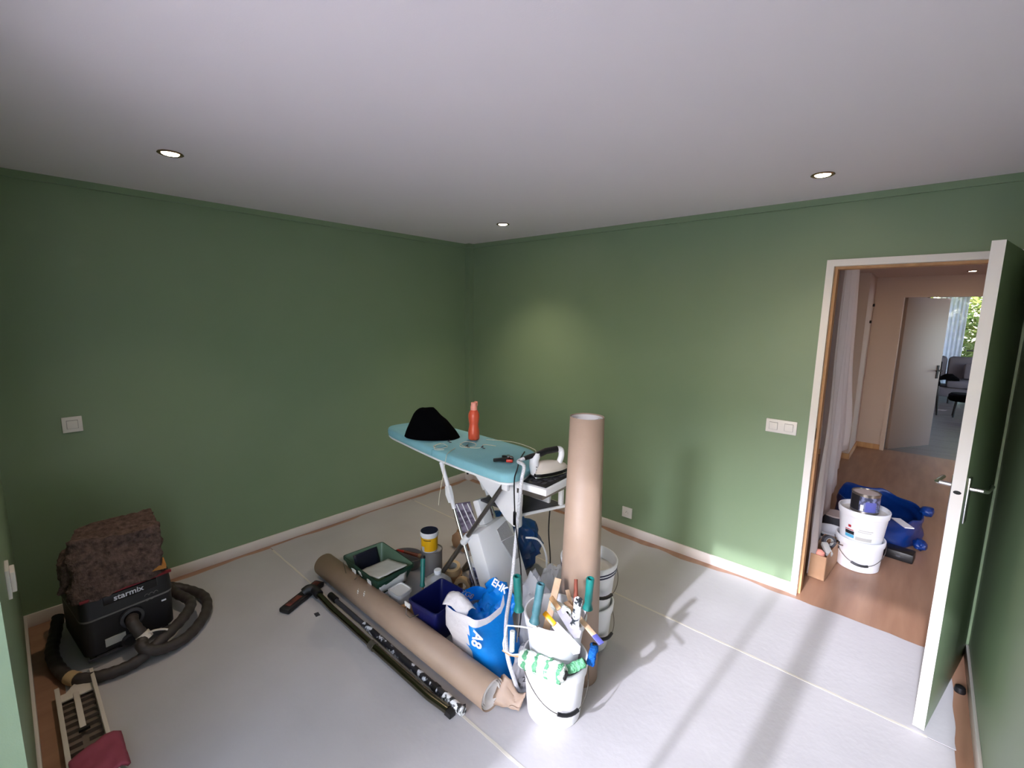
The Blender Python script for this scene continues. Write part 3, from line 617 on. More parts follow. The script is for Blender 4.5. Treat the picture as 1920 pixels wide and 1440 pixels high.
tag(B().box((1.445, -1.865, .003), (1.475, -1.70, .085), T(1.46, -1.8, 0) @ RZ(-12) @ T(-1.46, 1.8, 0), bev=.003).build('wood_block', 'rawwood'), 'raw wood block standing between square tub and navy bucket', 'wood block')
# leaning green handled roller
o = thing('paint_roller', 'green handled roller leaning on the navy bucket, bare wire hook', 'paint roller', (1.46, -1.74, .2))
m = axis((1.485, -1.745, .165), (1.435, -1.70, .315)); B().lathe([(0, 0), (.010, 0), (.016, .008), (.012, .03), (.0135, .06), (.0145, .15), (.013, .158), (0, .158)], m, 16).build('grip', 'handle', o)
B().lathe([(0, .158), (.014, .158), (.016, .165), (.012, .175), (0, .176)], m, 14).build('end_cap', 'black', o); B().tube(spline([(1.485, -1.745, .168), (1.50, -1.735, .10), (1.535, -1.68, .105), (1.53, -1.655, .06), (1.50, -1.64, .018)], 6), .0035, 6).build('wire', 'tan2', o)
# grey paint pan with brush
o = thing('paint_kettle', 'grey oval paint kettle, dark inside, behind the green bucket', 'paint kettle', (.985, -1.50, .003))
B().lathe([(0, 0), (.075, 0), (.105, .085), (.108, .087), (.101, .087), (.072, .006), (0, .006)], T(1.0, -1.505, .003) @ RZ(20) @ Mx.Diagonal((1.1, .85, 1, 1)), 36).build('pan', 'grey', o); B().lathe([(0, .03), (.081, .03), (0, .031)], T(1.0, -1.505, .003) @ RZ(20) @ Mx.Diagonal((1.1, .85, 1, 1)), 30).build('paint_film', 'dgrey', o)
o = thing('paint_brush', 'round brush with reddish handle lying across the grey kettle', 'brush', (1.04, -1.49, .1)); p, q = V((.935, -1.545, .115)), V((1.085, -1.475, .102))
B().rod(p, p+(q-p)*.35, .006, 10, .010).build('handle_end', 'redp', o); B().rod(p+(q-p)*.33, q, .010, 10, .013).build('brush_handle', 'dkwood', o); B().rod(q, q+(q-p)*.22, .015, 12, .016).build('ferrule', 'tan2', o); B().rod(q+(q-p)*.2, q+(q-p)*.45, .016, 12, .010).build('bristles', 'bristle', o)
# tins
def tin(name, label, x, y, z, r, h, lab, lid='tin', cat='paint tin', body='tin', inset=True):
    o = thing(name, label, cat, (x, y, z)); m = T(x, y, z)
    B().lathe([(0, 0), (r, 0), (r+.0015, .003), (r, .006), (r, h-.008), (r+.003, h-.006), (r+.003, h), (r-.004, h), (r-.005, h-.006)], m, 36).build('body', body, o)
    B().lathe([(r-.005, h-.006), (r*.8, h-.005), (r*.78, h-.002), (0, h-.002)], m, 36).build('lid', lid, o)
    if lab: B().lathe([(r+.0004, h*.12), (r+.001, h*.12+.0005), (r+.001, h*.86), (r+.0004, h*.86+.0005)], m, 36).build('paper_label', lab, o)
    return o
tin('paint_tin', 'grey metal paint tin carrying the yellow pot', 1.185, -1.44, .003, .070, .175, None, 'lgrey', body='grey')
o = thing('filler_pot', 'yellow labelled pot with dark blue lid on grey tin', 'pot', (1.183, -1.457, .18)); m = T(1.183, -1.457, .178)
B().lathe([(0, 0), (.050, 0), (.052, .004), (.055, .118), (.055, .125), (0, .125)], m, 36).build('body', 'plast', o); B().lathe([(.0535, .008), (.0540, .0085), (.0562, .098), (.0556, .0985)], m, 36).build('paper_label', 'yellow', o)
B().lathe([(.055, .108), (.061, .109), (.061, .132), (.058, .135)], m, 36).build('lid_rim', 'plast', o); B().lathe([(.058, .135), (.0575, .137), (.054, .134), (0, .1335)], m, 36).build('lid', 'navylid', o)
B().grid(lambda u, v: m @ V((.0568*cos(-1.75+.45*u), .0568*sin(-1.75+.45*u), .012+.03*v)), 6, 2).build('barcode_patch', 'greyprint', o)
B().grid(lambda u, v: m @ V((.0580*cos(-1.4+.9*u), .0580*sin(-1.4+.9*u), .085+.005*v)), 8, 1).build('dark_print', 'ink', o)
tin('paint_tin', 'white lidded paint tin with dark label behind the plaster bag', 1.545, -1.345, .003, .062, .20, 'tinlabel', 'plast', body='plast')
# translucent jug
jm = T(1.462, -1.612, .003) @ RZ(35)
jr = lambda w_, d_, z: [jm @ V((w_*(1 if c > 0 else -1)*abs(c)**.5, d_*(1 if s_ > 0 else -1)*abs(s_)**.5, z)) for c, s_ in ((cos(2*pi*k/32+.1), sin(2*pi*k/32+.1)) for k in range(32))]
o = thing('plastic_jug', 'translucent plastic jug with white cap behind navy bucket', 'jug', (1.45, -1.585, .003))
B().loft([jr(.076, .052, 0), jr(.082, .058, .01), jr(.082, .058, .115), jr(.074, .05, .14), jr(.04, .032, .168), jr(.02, .02, .178), jr(.02, .02, .19)]).build('body', 'clear', o)
B().loft([jr(.066, .046, .006), jr(.074, .05, .014), jr(.074, .05, .05)]).build('liquid', 'bwhite', o)
B().lathe([(.021, .182), (.0225, .184), (.0225, .205), (.020, .208), (0, .208)], jm, 20).build('cap', 'plast', o)
# tape rolls
def tape_roll(label, c, r, w_, nrm, mat='tan'):
    o = thing('tape_roll', label, 'tape roll', c); q = V(c)+V(nrm).normalized()*w_; m = axis(c, q)
    B().lathe([(r*.62, 0), (r, 0), (r, w_), (r*.62, w_), (r*.62, 0)], m, 36).build('tape', mat, o); B().lathe([(r*.56, .001), (r*.62, .001), (r*.62, w_-.001), (r*.56, w_-.001), (r*.56, .001)], m, 36).build('core', 'greyprint', o)
    return o
tape_roll('cream masking tape roll on top of the brown tape', (1.415, -1.455, .108), .052, .05, (.15, -.2, 1))
tape_roll('brown tape roll under the cream tape roll', (1.42, -1.45, .055), .055, .048, (.05, .0, 1), 'tan2')
tape_roll('brown tape roll on the floor under two other tape rolls', (1.425, -1.45, .003), .056, .049, (0, 0, 1), 'tan2')
tape_roll('tan tape roll standing on edge beside white lidded tin', (1.50, -1.445, .057), .052, .045, (.6, -.75, .05), 'tan')
# blue polythene bag and brown bag behind the legs
crumple('refuse_bag', 'dark blue polythene bag behind the ironing board legs', 'bag', (1.50, -1.0, .17), (.23, .17, .22), 'bluebag', .05, 9, 31)
o = thing('paper_bag', 'small brown paper bag on the floor behind steel legs', 'bag', (1.08, -1.07, .003))
B().loft([[V((x+dx*s_, y+dy*s_, z)) for x, y, dx, dy in ((1.08, -1.07, a, b_) for a, b_ in ((-.07, -.04), (.07, -.05), (.08, .04), (-.06, .05)))] for s_, z in ((.9, .003), (1.05, .05), (1, .09), (.55, .125))]).build('body', 'card', o, smooth=60)
B().grid(lambda u, v: V((1.04+.08*u, -1.095+.04*v, .122+.02*sin(v*pi)+.01*noise.noise(V((u*9, v*9, 0))))), 6, 6).build('crumpled_top', 'tan2', o)

# ------------------------------------------------------------------ vacuum wand and extension pole in front of the lying roll
o = thing('vacuum_wand', 'brass toned steel vacuum wand with reddish floor nozzle', 'vacuum wand', (1.0, -2.1, 0))
wp = [(.90, -2.105, .045), (1.10, -2.108, .030), (1.90, -2.105, .022), (2.00, -2.105, .022), (2.06, -2.10, .022), (2.13, -2.094, .022)]
B().tube([wp[0], wp[1], (1.55, -2.108, .026)], .0175, 14).build('upper_tube', 'wandm', o); B().tube([(1.545, -2.108, .026)]+spline(wp[2:], 5), .0195, 14).build('lower_tube', 'wandm', o)
B().rod((1.52, -2.108, .0265), (1.56, -2.108, .0255), .0225, 14).build('tube_clamp', 'dsteel', o); B().box((2.12, -2.112, .004), (2.16, -2.079, .030), bev=.003).build('end_catch', 'black', o)
nm = frame3((.842, -2.165, .004), (.42, -.9, 0), (.9, .42, 0))
nz = B().box((-.155, -.036, 0), (.155, .036, .030), nm, bev=.010).build('floor_nozzle', 'vac', o)
B().box((-.135, -.020, .030), (-.035, .022, .0345), nm, bev=.003).build('nozzle_plate', 'rust', nz); B().box((.02, -.018, .030), (.125, .018, .0345), nm, bev=.003).build('nozzle_plate', 'rust', nz)
B().tube(spline([nm @ V((-.01, .0, .035)), nm @ V((-.03, .02, .05)), (.87, -2.105, .048), (.935, -2.106, .043)], 5), .026, 14).build('swivel_neck', 'vac', o)
o = thing('extension_pole', 'black telescopic pole splashed with white paint', 'pole', (1.6, -2.04, 0))
B().rod((.985, -2.046, .020), (1.55, -2.048, .018), .0125, 14).build('inner_tube', 'dgrey', o); B().rod((1.35, -2.047, .020), (2.07, -2.055, .0215), .0165, 14).build('outer_tube', 'pole', o)
B().rod((.955, -2.046, .022), (1.03, -2.046, .021), .0185, 14).build('end_socket', 'black', o); B().rod((1.98, -2.054, .0215), (2.01, -2.0545, .0215), .0200, 14).build('lock_ring', 'black', o); B().rod((2.06, -2.055, .0215), (2.185, -2.057, .0225), .0205, 14, .019).build('rubber_grip', 'splat', o)
B().tube([(2.165, -2.037, .03), (2.18, -2.04, .045), (2.19, -2.05, .045), (2.187, -2.06, .02)], .003, 6).build('hang_loop', 'black', o)
tag(B().prism([(1.03, -2.185), (1.07, -2.19), (1.072, -2.165), (1.034, -2.160)], .0031, .0038).build('paint_flake', 'dgrey', flat=True), 'small dark paint flake on the floor by the nozzle', 'flake')

# ------------------------------------------------------------------ ironing system
ib = thing('ironing_board', 'aqua covered ironing board with white steam base', 'ironing board', (1.5, -1.4, 0))
OUT = spline([(.725, -1.40, 0), (.742, -1.465, 0), (.82, -1.508, 0), (1.017, -1.54, 0), (1.453, -1.60, 0), (1.9, -1.622, 0), (2.0, -1.61, 0), (2.038, -1.555, 0), (2.02, -1.45, 0), (1.94, -1.27, 0), (1.85, -1.19, 0), (1.70, -1.165, 0), (1.2, -1.158, 0), (.95, -1.175, 0), (.80, -1.215, 0), (.742, -1.29, 0)], 5, True)
cc = V((1.4, -1.39, 0))
def orng(s_, z): return [V((cc.x+(p.x-cc.x)*s_, cc.y+(p.y-cc.y)*(1-(1-s_)*2.4), z+.0025*noise.noise(V((p.x*5, p.y*5, 0))))) for p in OUT]
B().loft([orng(.97, .898), orng(.995, .902), orng(1.0, .915), orng(1.0, .932), orng(.992, .944), orng(.975, .950), orng(.9, .952), orng(.6, .9525)]).build('padded_cover', 'aqua', ib, smooth=60)
B().loft([orng(.975, .886), orng(.99, .888), orng(.99, .899), orng(.97, .899)]).build('board_rim', 'plast', ib)
B().tube(spline([(1.40, -1.60, .915), (1.405, -1.603, .935), (1.41, -1.595, .953), (1.43, -1.5, .9545)], 5), .002, 6).build('cover_seam', 'aqua', ib)
def legA(z, y): return V((1.42+(.85-z)*.45, y, z))
for y in (-1.54, -1.255):
    B().tube([legA(.86, y), legA(.60, y)], .013, 12).build('leg_sleeve', 'plast', ib); B().rod(legA(.66, y), legA(.02, y), .0105, 12).build('leg', 'steel', ib)
    B().prism([(-.02, -.05), (.012, -.05), (.016, .0), (.012, .05), (-.02, .05), (-.032, 0)], -.011, .011, frame3(legA(.68, y), (1, 0, .35), (-.4, 0, 1))).build('leg_joint', 'plast', ib)
B().rod(legA(.03, -1.62), legA(.03, -1.17), .012).build('foot_bar', 'dsteel', ib)
for y in (-1.54, -1.285):
    top = V((1.935, y+.005, .862)); bot = V((1.33, y, .02)); mid = bot+(top-bot)*.50
    B().rod(top, mid-(top-bot)*.05, .0125, 14).build('leg', 'dsteel', ib); B().rod(mid, bot, .0145, 14).build('leg', 'dsteel', ib)
    B().rod(mid-(top-bot)*.035, mid+(top-bot)*.03, .021, 14).build('leg_collar', 'plast', ib)
    B().box((-.022, -.012, -.03), (.022, .012, .03), T(*(top+V((.01, -.004, -.005)))), bev=.006).build('hinge_bracket', 'plast', ib)
B().rod((1.33, -1.60, .02), (1.33, -1.23, .02), .013).build('foot_bar', 'dsteel', ib)
for y, w_ in ((-1.60, .02), (-1.23, .02)): B().box((1.31, y-.02, .003), (1.35, y+.02, .036), bev=.006).build('foot_cap', 'black', ib)
for y in (-1.62, -1.17):
    p_ = legA(.03, y); B().box((p_.x-.02, y-.02, .003), (p_.x+.02, y+.02, .045), bev=.006).build('foot_cap', 'black', ib)
# slanted steam generator base
ax_ = (legA(0, 0)-legA(1, 0)).normalized()
sm = frame3(legA(.45, -1.40), (0, 1, 0), -ax_)      # x = along y, y = up the leg, z = front(+x)
if (sm.to_3x3() @ V((0, 0, 1))).x < 0: sm = sm @ Mx.Diagonal((1, 1, -1, 1))
s1 = B().prism([(-.13, 0), (.10, .03), (.155, .0), (.155, -.40), (-.13, -.40)], .015, .135, sm, bev=.014).build('steam_base', 'plast', ib)
B().prism([(.015, -.03), (.105, -.005), (.13, -.10), (.025, -.10)], .135, .140, sm).build('grip_pad', 'lgrey', s1); B().prism([(.026, -.106), (.131, -.106), (.13, -.235), (.075, -.235)], .135, .140, sm).build('grip_pad', 'lgrey', s1)
B().box((-.02, .0, .03), (.06, .17, .085), sm, bev=.012).build('riser', 'plast', ib); B().box((-.035, -.015, .02), (.075, .02, .12), sm, bev=.012).build('riser_foot', 'plast', ib)
B().prism([(-.13, .01), (-.02, .025), (-.02, .17), (-.13, .19)], .0, .012, sm).build('rear_panel', 'mesh', ib); B().prism([(.07, .02), (.13, .03), (.13, .15), (.07, .16)], .0, .012, sm).build('rear_panel', 'mesh', ib)
for k in range(3): B().rod(sm @ V((-.125+.04*k, .185-.01*k, .014)), sm @ V((-.095+.04*k, .015, .014)), .003, 6).build('panel_stripe', 'plast', ib)
# side housing, iron tray, shelf
mP = Mx(((1, 0, 0, 0), (0, 0, 1, 0), (0, 1, 0, 0), (0, 0, 0, 1)))
hp = [(1.58, .885), (1.66, .80), (1.80, .71), (1.885, .625), (1.95, .60), (1.985, .63), (1.995, .75), (2.0, .885)]
B().prism(hp, -1.475, -1.455, mP, bev=.004).build('side_housing', 'plast', ib); B().prism(hp, -1.215, -1.195, mP, bev=.004).build('side_housing', 'plast', ib)
tr_ = B().prism([(1.99, -1.515), (2.185, -1.50), (2.165, -1.19), (1.93, -1.19)], .846, .882, bev=.006).build('iron_tray', 'plast', ib)
B().prism([(2.01, -1.495), (2.168, -1.482), (2.15, -1.205), (1.96, -1.205)], .882, .8875, bev=.002).build('rubber_mat', 'black', tr_)
for k in range(5):
    for j in range(4): B().box((2.03+.03*j, -1.46+.05*k, .887), (2.05+.03*j, -1.43+.05*k, .890)).build('mat_rib', 'dgrey', tr_, flat=True)
B().prism([(1.99, -1.50), (2.15, -1.485), (2.14, -1.21), (1.95, -1.21)], .815, .846).build('tray_underside', 'dsteel', ib)
B().prism([(1.66, -1.445), (1.955, -1.445), (2.06, -1.16), (1.70, -1.16)], .655, .668).build('shelf', 'dgrey', ib); B().tube([(1.945, -1.46, .655), (2.07, -1.16, .66)], .009, 8).build('shelf_edge', 'plast', ib)
B().box((1.935, -1.475, .60), (1.985, -1.44, .70), bev=.01).build('shelf_bracket', 'plast', ib); B().box((2.035, -1.19, .66), (2.06, -1.165, .846), bev=.004).build('tray_post', 'plast', ib)
# steam iron
ir = thing('steam_iron', 'white steam iron with black handle on the tray', 'iron', (2.06, -1.36, .89))
im = frame3((2.02, -1.415, .8905), (.42, .9, 0), (-.9, .42, 0))
sole = [(0, -.045), (0, .045), (.03, .055), (.10, .052), (.17, .035), (.22, .010), (.228, 0), (.22, -.010), (.17, -.035), (.10, -.052), (.03, -.055)]
B().prism(sole, 0, .008, im, bev=.002).build('soleplate', 'steel', ir); B().prism([(x*.98+.002, y*.95) for x, y in sole], .008, .024, im, bev=.003).build('skirt', 'black', ir)
rg = lambda s_, z, sh=0: [im @ V((.09+(x-.09)*s_+sh, y*s_, z)) for x, y in sole]
B().loft([rg(.94, .024), rg(.93, .034), rg(.82, .052), rg(.55, .070, -.005), rg(.3, .078, -.01)]).build('body', 'offw', ir, smooth=60)
B().loft([[im @ V((cx+a*cos(t), b_*sin(t), z)) for t in [2*pi*k/16 for k in range(16)]] for cx, a, b_, z in ((.018, .022, .032, .012), (.014, .026, .034, .04), (.012, .026, .028, .085), (.022, .026, .022, .115), (.03, .018, .016, .127))]).build('heel', 'plast', ir, smooth=60)
B().tube([im @ V(p) for p in ((.03, 0, .115), (.08, 0, .132), (.15, 0, .137))], .0175, 14).build('grip', 'black', ir)
B().tube(spline([im @ V(p) for p in ((.145, 0, .137), (.172, 0, .13), (.178, 0, .10), (.165, 0, .06), (.15, 0, .05))], 5), .0165, 12).build('front_arch', 'plast', ir)
B().tube([im @ V(p) for p in ((.02, 0, .115), (-.01, 0, .112), (-.045, .0, .105))], lambda t: .015-.003*t, 12).build('hose_boot', 'black', ir)
for z in (.045, .06): B().rod(im @ V((.012, -.036, z)), im @ V((.012, -.030, z)), .003, 8).build('screw', 'grey', ir)
hb_ = im @ V((-.045, 0, .105))
hz_ = spline([hb_, hb_+V((-.012, -.035, -.012)), (2.062, -1.53, .985), (2.075, -1.562, .92), (2.066, -1.572, .75), (2.06, -1.585, .57), (2.10, -1.655, .40), (2.19, -1.79, .32), (2.285, -1.885, .26), (2.30, -1.852, .12), (2.285, -1.80, .022), (2.30, -1.77, .012)], 8)
tag(B().tube(hz_, .0095, 10).build('steam_hose', 'hosew'), 'white braided steam hose hanging from the iron to the floor', 'hose')
tag(B().tube(spline([(1.84, -1.265, .956), (1.92, -1.40, .956), (2.02, -1.535, .957), (2.06, -1.60, .93), (2.085, -1.625, .82), (2.075, -1.60, .68), (2.085, -1.575, .5), (2.125, -1.61, .44), (2.20, -1.69, .40), (2.262, -1.77, .36), (2.275, -1.80, .29)], 7), .0035, 6).build('power_cable', 'black'), 'thin black cable draped over the board end', 'cable')
tag(B().tube(spline([(1.85, -1.25, .42), (1.90, -1.19, .40), (1.93, -1.15, .30), (1.93, -1.14, .16), (1.92, -1.14, .02)], 6), .006, 8).build('white_tube', 'plast'), 'thin white tube curving down behind the steam base', 'hose')
tag(B().tube(spline([(1.99, -1.2, .66), (1.99, -1.21, .5), (1.97, -1.16, .3), (1.93, -1.09, .03), (1.98, -.99, .012), (2.08, -1.03, .012), (2.13, -1.1, .012)], 6), .004, 6).build('power_cable', 'black'), 'black cable reaching the floor behind the clear bags', 'cable')
# things on the board: black cloth, bottle, wires, clamp
def hat(u, v):
    a = 2*pi*u; rr = sin(v*pi/2)**.8
    fx = .185*(1+.17*noise.noise(V((cos(a)*1.5, sin(a)*1.5, 0)))); fy = .10
    x = cos(a)*fx*rr; y = sin(a)*fy*rr
    z = .20*(1-rr**2.1)*(1-.25*(x/.19+.1)) + .022*noise.noise(V((x*14, y*14, v*3)))*min(1, 3*(1-rr))
    x -= .03*(1-rr)
    d_ = V((.74, .67, 0)); e_ = V((-.67, .74, 0))
    return V((1.205, -1.425, .955))+d_*x+e_*y+V((0, 0, max(0, z)))
tag(B().grid(hat, 48, 16, cu=True).build('black_garment', 'cloth', smooth=80), 'heap of black cloth on the ironing board', 'garment')
o = thing('water_bottle', 'coral water bottle with pale cap on the ironing board', 'bottle', (1.423, -1.275, .955)); m = T(1.425, -1.28, .954)
B().lathe([(0, 0), (.032, 0), (.036, .006), (.036, .05), (.030, .085), (.029, .10), (.033, .125), (.0355, .145), (.034, .165), (.024, .188), (.0165, .195), (0, .195)], m, 32).build('body', 'orange', o)
B().lathe([(.0205, .190), (.0215, .192), (.0215, .218), (.019, .222), (.0185, .238), (0, .239)], m, 24).build('cap', 'peach', o); B().box((-.012, .014, .215), (.012, .024, .244), m, bev=.003).build('cap_flip', 'peach', o)
for i, (lab, pts) in enumerate((('cream wire loop hanging off the near board edge', [(1.50, -1.50, .957), (1.55, -1.60, .957), (1.585, -1.645, .94), (1.60, -1.68, .85), (1.62, -1.72, .76), (1.61, -1.72, .70)]),
        ('coiled thin wire in the middle of the board', [(1.45, -1.42, .957), (1.52, -1.44, .957), (1.56, -1.40, .957), (1.52, -1.36, .962), (1.46, -1.39, .965), (1.50, -1.46, .957), (1.60, -1.40, .957), (1.57, -1.33, .957), (1.64, -1.30, .957)]),
        ('coiled thin wire at the near edge by the cover seam', [(1.36, -1.50, .957), (1.38, -1.57, .957), (1.44, -1.58, .958), (1.46, -1.53, .962), (1.40, -1.51, .964), (1.37, -1.54, .957), (1.43, -1.60, .955), (1.48, -1.57, .957)]),
        ('pale wire lying along the far board edge', [(1.50, -1.24, .957), (1.60, -1.19, .960), (1.72, -1.18, .965), (1.85, -1.19, .957), (1.9, -1.235, .957)]))):
    tag(B().tube(spline(pts, 6), .0015, 6).build('wire', 'cream'), lab, 'wire')
tg = 'loose dark clips on the board'
for k, (x, y, lab) in enumerate(((1.36, -1.44, 'small dark clip on the board nearest the black cloth'), (1.52, -1.435, 'small dark clip in the middle of the board'), (1.60, -1.385, 'small dark clip on the board behind the coiled wire'))):
    tag(B().tube([(x, y, .957), (x+.012, y+.004, .968), (x+.022, y-.006, .958), (x+.03, y+.004, .957)], .003, 6).build('clip', 'dgrey'), lab, 'clip', tg)
o = thing('spring_clamp', 'black spring clamp with red tips on the board', 'clamp', (1.89, -1.48, .955))
cm = frame3((1.875, -1.475, .957), (.8, .55, 0), (-.55, .8, 0))
B().prism([(-.06, -.02), (-.052, -.028), (.0, -.006), (.03, .0), (.028, .02), (0, .014)], 0, .018, cm, bev=.003).build('jaw', 'black', o); B().prism([(-.02, .03), (-.01, .04), (.04, .03), (.05, .008), (.02, .01)], 0, .022, cm, bev=.003).build('jaw', 'black', o)
B().rod(cm @ V((.02, .012, .0)), cm @ V((.02, .012, .030)), .009).build('spring', 'steel', o); B().box((.012, -.024, 0), (.048, -.006, .014), cm, bev=.003).build('red_tip', 'redp', o)
tag(B().tube(spline([(1.62, -1.33, .886), (1.62, -1.33, .84), (1.65, -1.36, .80)], 5), .009, 8).build('lever', 'black', ib), None, 'x') if False else B().tube([(1.50, -1.42, .888), (1.56, -1.46, .83), (1.58, -1.475, .81)], .007, 8).build('height_lever', 'black', ib)

# ------------------------------------------------------------------ vacuum cleaner with wool slab
vc = thing('vacuum_cleaner', 'dusty black wet and dry vacuum cleaner by left wall', 'vacuum cleaner', (.43, -2.97, 0))
vrz = RZ(4)
vm = T(.43, -2.965, 0) @ RZ(6)
def vr(x0, x1, hw, z, r=.04):
    pts = []
    for cx, cy, a0 in ((x1-r, hw-r, 0), (x0+r, hw-r, 90), (x0+r, -hw+r, 180), (x1-r, -hw+r, 270)):
        for k in range(5): a = radians(a0+22.5*k); pts.append(vm @ V((cx+r*cos(a), cy+r*sin(a), z)))
    return pts
B().loft([vr(-.20, .19, .17, .045), vr(-.22, .21, .185, .06), vr(-.22, .215, .187, .245)]).build('tank', 'vac', vc)
B().loft([vr(-.22, .215, .187, .25), vr(-.225, .22, .19, .255), vr(-.22, .205, .185, .36), vr(-.20, .18, .165, .375)]).build('motor_head', 'vac', vc)
B().loft([vr(-.222, .217, .1885, .243), vr(-.222, .217, .1885, .252)]).build('seam_strip', 'grey', vc)
fm = vm @ T(.2165, 0, .0) @ frame3((0, 0, 0), (0, 1, 0), (0, 0, 1))     # x right, y up, z out
B().box((-.185, .352, -.012), (.185, .366, .006), fm, bev=.003).build('red_strip', 'red', vc)
B().box((-.10, .30, -.012), (.12, .345, .000), fm, bev=.003).build('name_panel', 'black', vc)
text('lettering', 'starmix', .040, fm @ T(.0, .322, .0008), 'inkw', vc, bold=.0006)
B().box((-.11, .085, -.004), (-.03, .125, .0015), fm).build('rating_label', 'greyprint', vc, flat=True); B().box((.13, .205, -.004), (.15, .212, .002), fm).build('small_sticker', 'inkw', vc, flat=True)
for k in range(5): B().lathe([(.008, .0), (.010, .001), (.010, .003), (.008, .004)], fm @ T(.07+.02*(k % 3), .27-.02*(k//3), -.002), 12).build('icon_ring', 'grey', vc)
B().lathe([(.046, -.004), (.050, .004), (.050, .018), (.036, .02), (.034, -.002)], fm @ T(.0, .19, 0), 28).build('inlet_ring', 'dgrey', vc)
B().lathe([(.03, -.004), (.034, .012), (.024, .02), (0, .02)], fm @ T(-.02, .075, 0), 20).build('drain_cap', 'vac', vc)
B().box((-.18, .045, -.002), (.18, .055, .008), fm).build('bumper', 'dgrey', vc, flat=True)
for x, y in ((.15, -.15), (.15, .15), (-.17, -.15), (-.17, .15)):
    p = vm @ V((x, y, .026)); B().lathe([(0, -.012), (.022, -.012), (.024, -.008), (.024, .008), (.022, .012), (0, .012)], T(*p) @ Mx.Rotation(radians(90), 4, 'X'), 18).build('castor', 'black', vc)
p0 = fm @ V((0, .19, .01))
hp_ = [p0, p0+V((.05, -.005, -.01)), p0+V((.09, .02, -.07)), (.80, -2.93, .09), (.815, -2.86, .05), (.77, -2.74, .034), (.62, -2.62, .034), (.44, -2.58, .034), (.30, -2.64, .05), (.27, -2.72, .09), (.40, -2.70, .09), (.55, -2.67, .09), (.68, -2.74, .09), (.78, -2.86, .075), (.815, -2.97, .040), (.80, -3.08, .034), (.74, -3.17, .034), (.62, -3.215, .034), (.45, -3.235, .040), (.30, -3.215, .05), (.20, -3.19, .10)]
hs = spline(hp_, 10)
B().tube(hs, lambda t: .0265+.0016*sin(t*900), 12).build('hose', 'rubber', vc, smooth=80)
hp2 = [p0+V((.085, .02, -.06)), p0+V((.10, .035, -.09))]
B().tube(hp2, .031, 14).build('tape_wrap', 'offw', vc); B().tube(spline([p0+V((.10, .03, -.07)), p0+V((.115, .06, -.05)), p0+V((.11, .10, -.065)), p0+V((.115, .12, -.075))], 5), .005, 6).build('tape_tail', 'offw', vc)
k0 = min(range(len(hs)), key=lambda i: (hs[i]-V((.715, -3.18, .034))).length); B().tube(hs[k0-2:k0+3], .030, 14).build('tape_wrap', 'tan', vc)
# wool slab: a thick block leaning on the front of the motor head
ws = thing('wool_slab', 'thick brown mineral wool slab lying on the vacuum cleaner', 'insulation slab', (.55, -2.97, .38))
WB = [(.66, -3.155, .352), (.675, -2.79, .375), (.36, -2.775, .378), (.34, -3.135, .378)]; WT_ = [(.615, -3.15, .645), (.64, -2.775, .625), (.42, -2.785, .66), (.44, -3.09, .65)]
def wblock(P, Q, n=12):
    b = B(); P = [V(p) for p in P]; Q = [V(p) for p in Q]
    rings = []
    for k in range(n+1):
        t = k/n; c4 = [P[i].lerp(Q[i], t) for i in range(4)]; c = sum(c4, V())/4; rg_ = []
        for i in range(4):
            for q in range(12):
                p = c4[i].lerp(c4[(i+1) % 4], q/12); e = min(q/12, 1-q/12); rg_.append(c+(p-c)*(1-.05*(1-min(1, e*6))**2))
        rings.append(rg_)
    c = sum(rings[-1], V())/48
    for sc_ in (.85, .5, .15): rings.append([c+(p-c)*sc_+V((0, 0, .012*(1-sc_))) for p in rings[n]])
    b.loft(rings); bmesh.ops.subdivide_edges(b.b, edges=b.b.edges[:], cuts=1, use_grid_fill=True)
    return b.noise(.022, 9, 5).noise(.012, 40, 3)
wblock(WB, WT_).build('slab', 'felt', ws, smooth=80)
wblock([(.60, -3.185, .40), (.60, -3.13, .385), (.42, -3.12, .385), (.42, -3.17, .40)], [(.57, -3.175, .55), (.57, -3.13, .57), (.45, -3.10, .57), (.45, -3.15, .55)], 6).build('slab_fold', 'felt', ws, smooth=80)
B().box((.60, -2.86, .405), (.672, -2.782, .43)).noise(.012, 50, 2).build('torn_edge', 'ochre', ws)

# ------------------------------------------------------------------ white grille in the lower left corner
gr = thing('grille_frame', 'long white plastic grille frame on the floor at lower left', 'grille', (1.15, -3.175, 0))
gx0, gx1, gy0, gy1 = .80, 1.75, -3.247, -3.112
B().box((gx0-.02, gy0, .003), (gx1, gy0+.016, .055), bev=.002).build('side_rail', 'offw', gr); B().box((gx0-.06, gy1-.014, .003), (gx1, gy1, .060), bev=.002).build('side_rail', 'offw', gr)
B().box((gx0, gy0+.012, .003), (gx1, gy1-.012, .008)).build('base_plate', 'cell', gr, flat=True)
B().prism([(gx0+.06, gy0+.014), (gx0+.06, gy1-.012), (gx0+.0, gy1-.012), (gx0-.03, gy1-.035), (gx0-.045, gy1-.065), (gx0-.02, gy1-.085), (gx0+.01, gy1-.10), (gx0+.005, gy0+.014)], .022, .030, bev=.002).build('end_tongue', 'offw', gr)
B().box((gx0+.04, gy0+.055, .028), (gx0+.30, gy0+.075, .036), bev=.002).build('centre_bar', 'offw', gr); B().box((gx0+.30, gy0+.05, .026), (gx0+.315, gy0+.085, .037)).build('black_slot', 'dark', gr, flat=True)
for k in range(20):
    x = gx0+.085+.046*k
    for y0, y1 in ((gy0+.016, gy0+.056), (gy0+.076, gy1-.014)): B().box((x, y0, .008), (x+.007, y1, .026)).build('fin', 'cell', gr, flat=True)
b = B().grid(lambda u, v: V((1.255+.20*v+.05*(1-u)**2, -3.24+.155*u, .064+.010*noise.noise(V((u*5, v*5, 2)))-.03*max(0, u-.85)/.15*.6)), 14, 14)
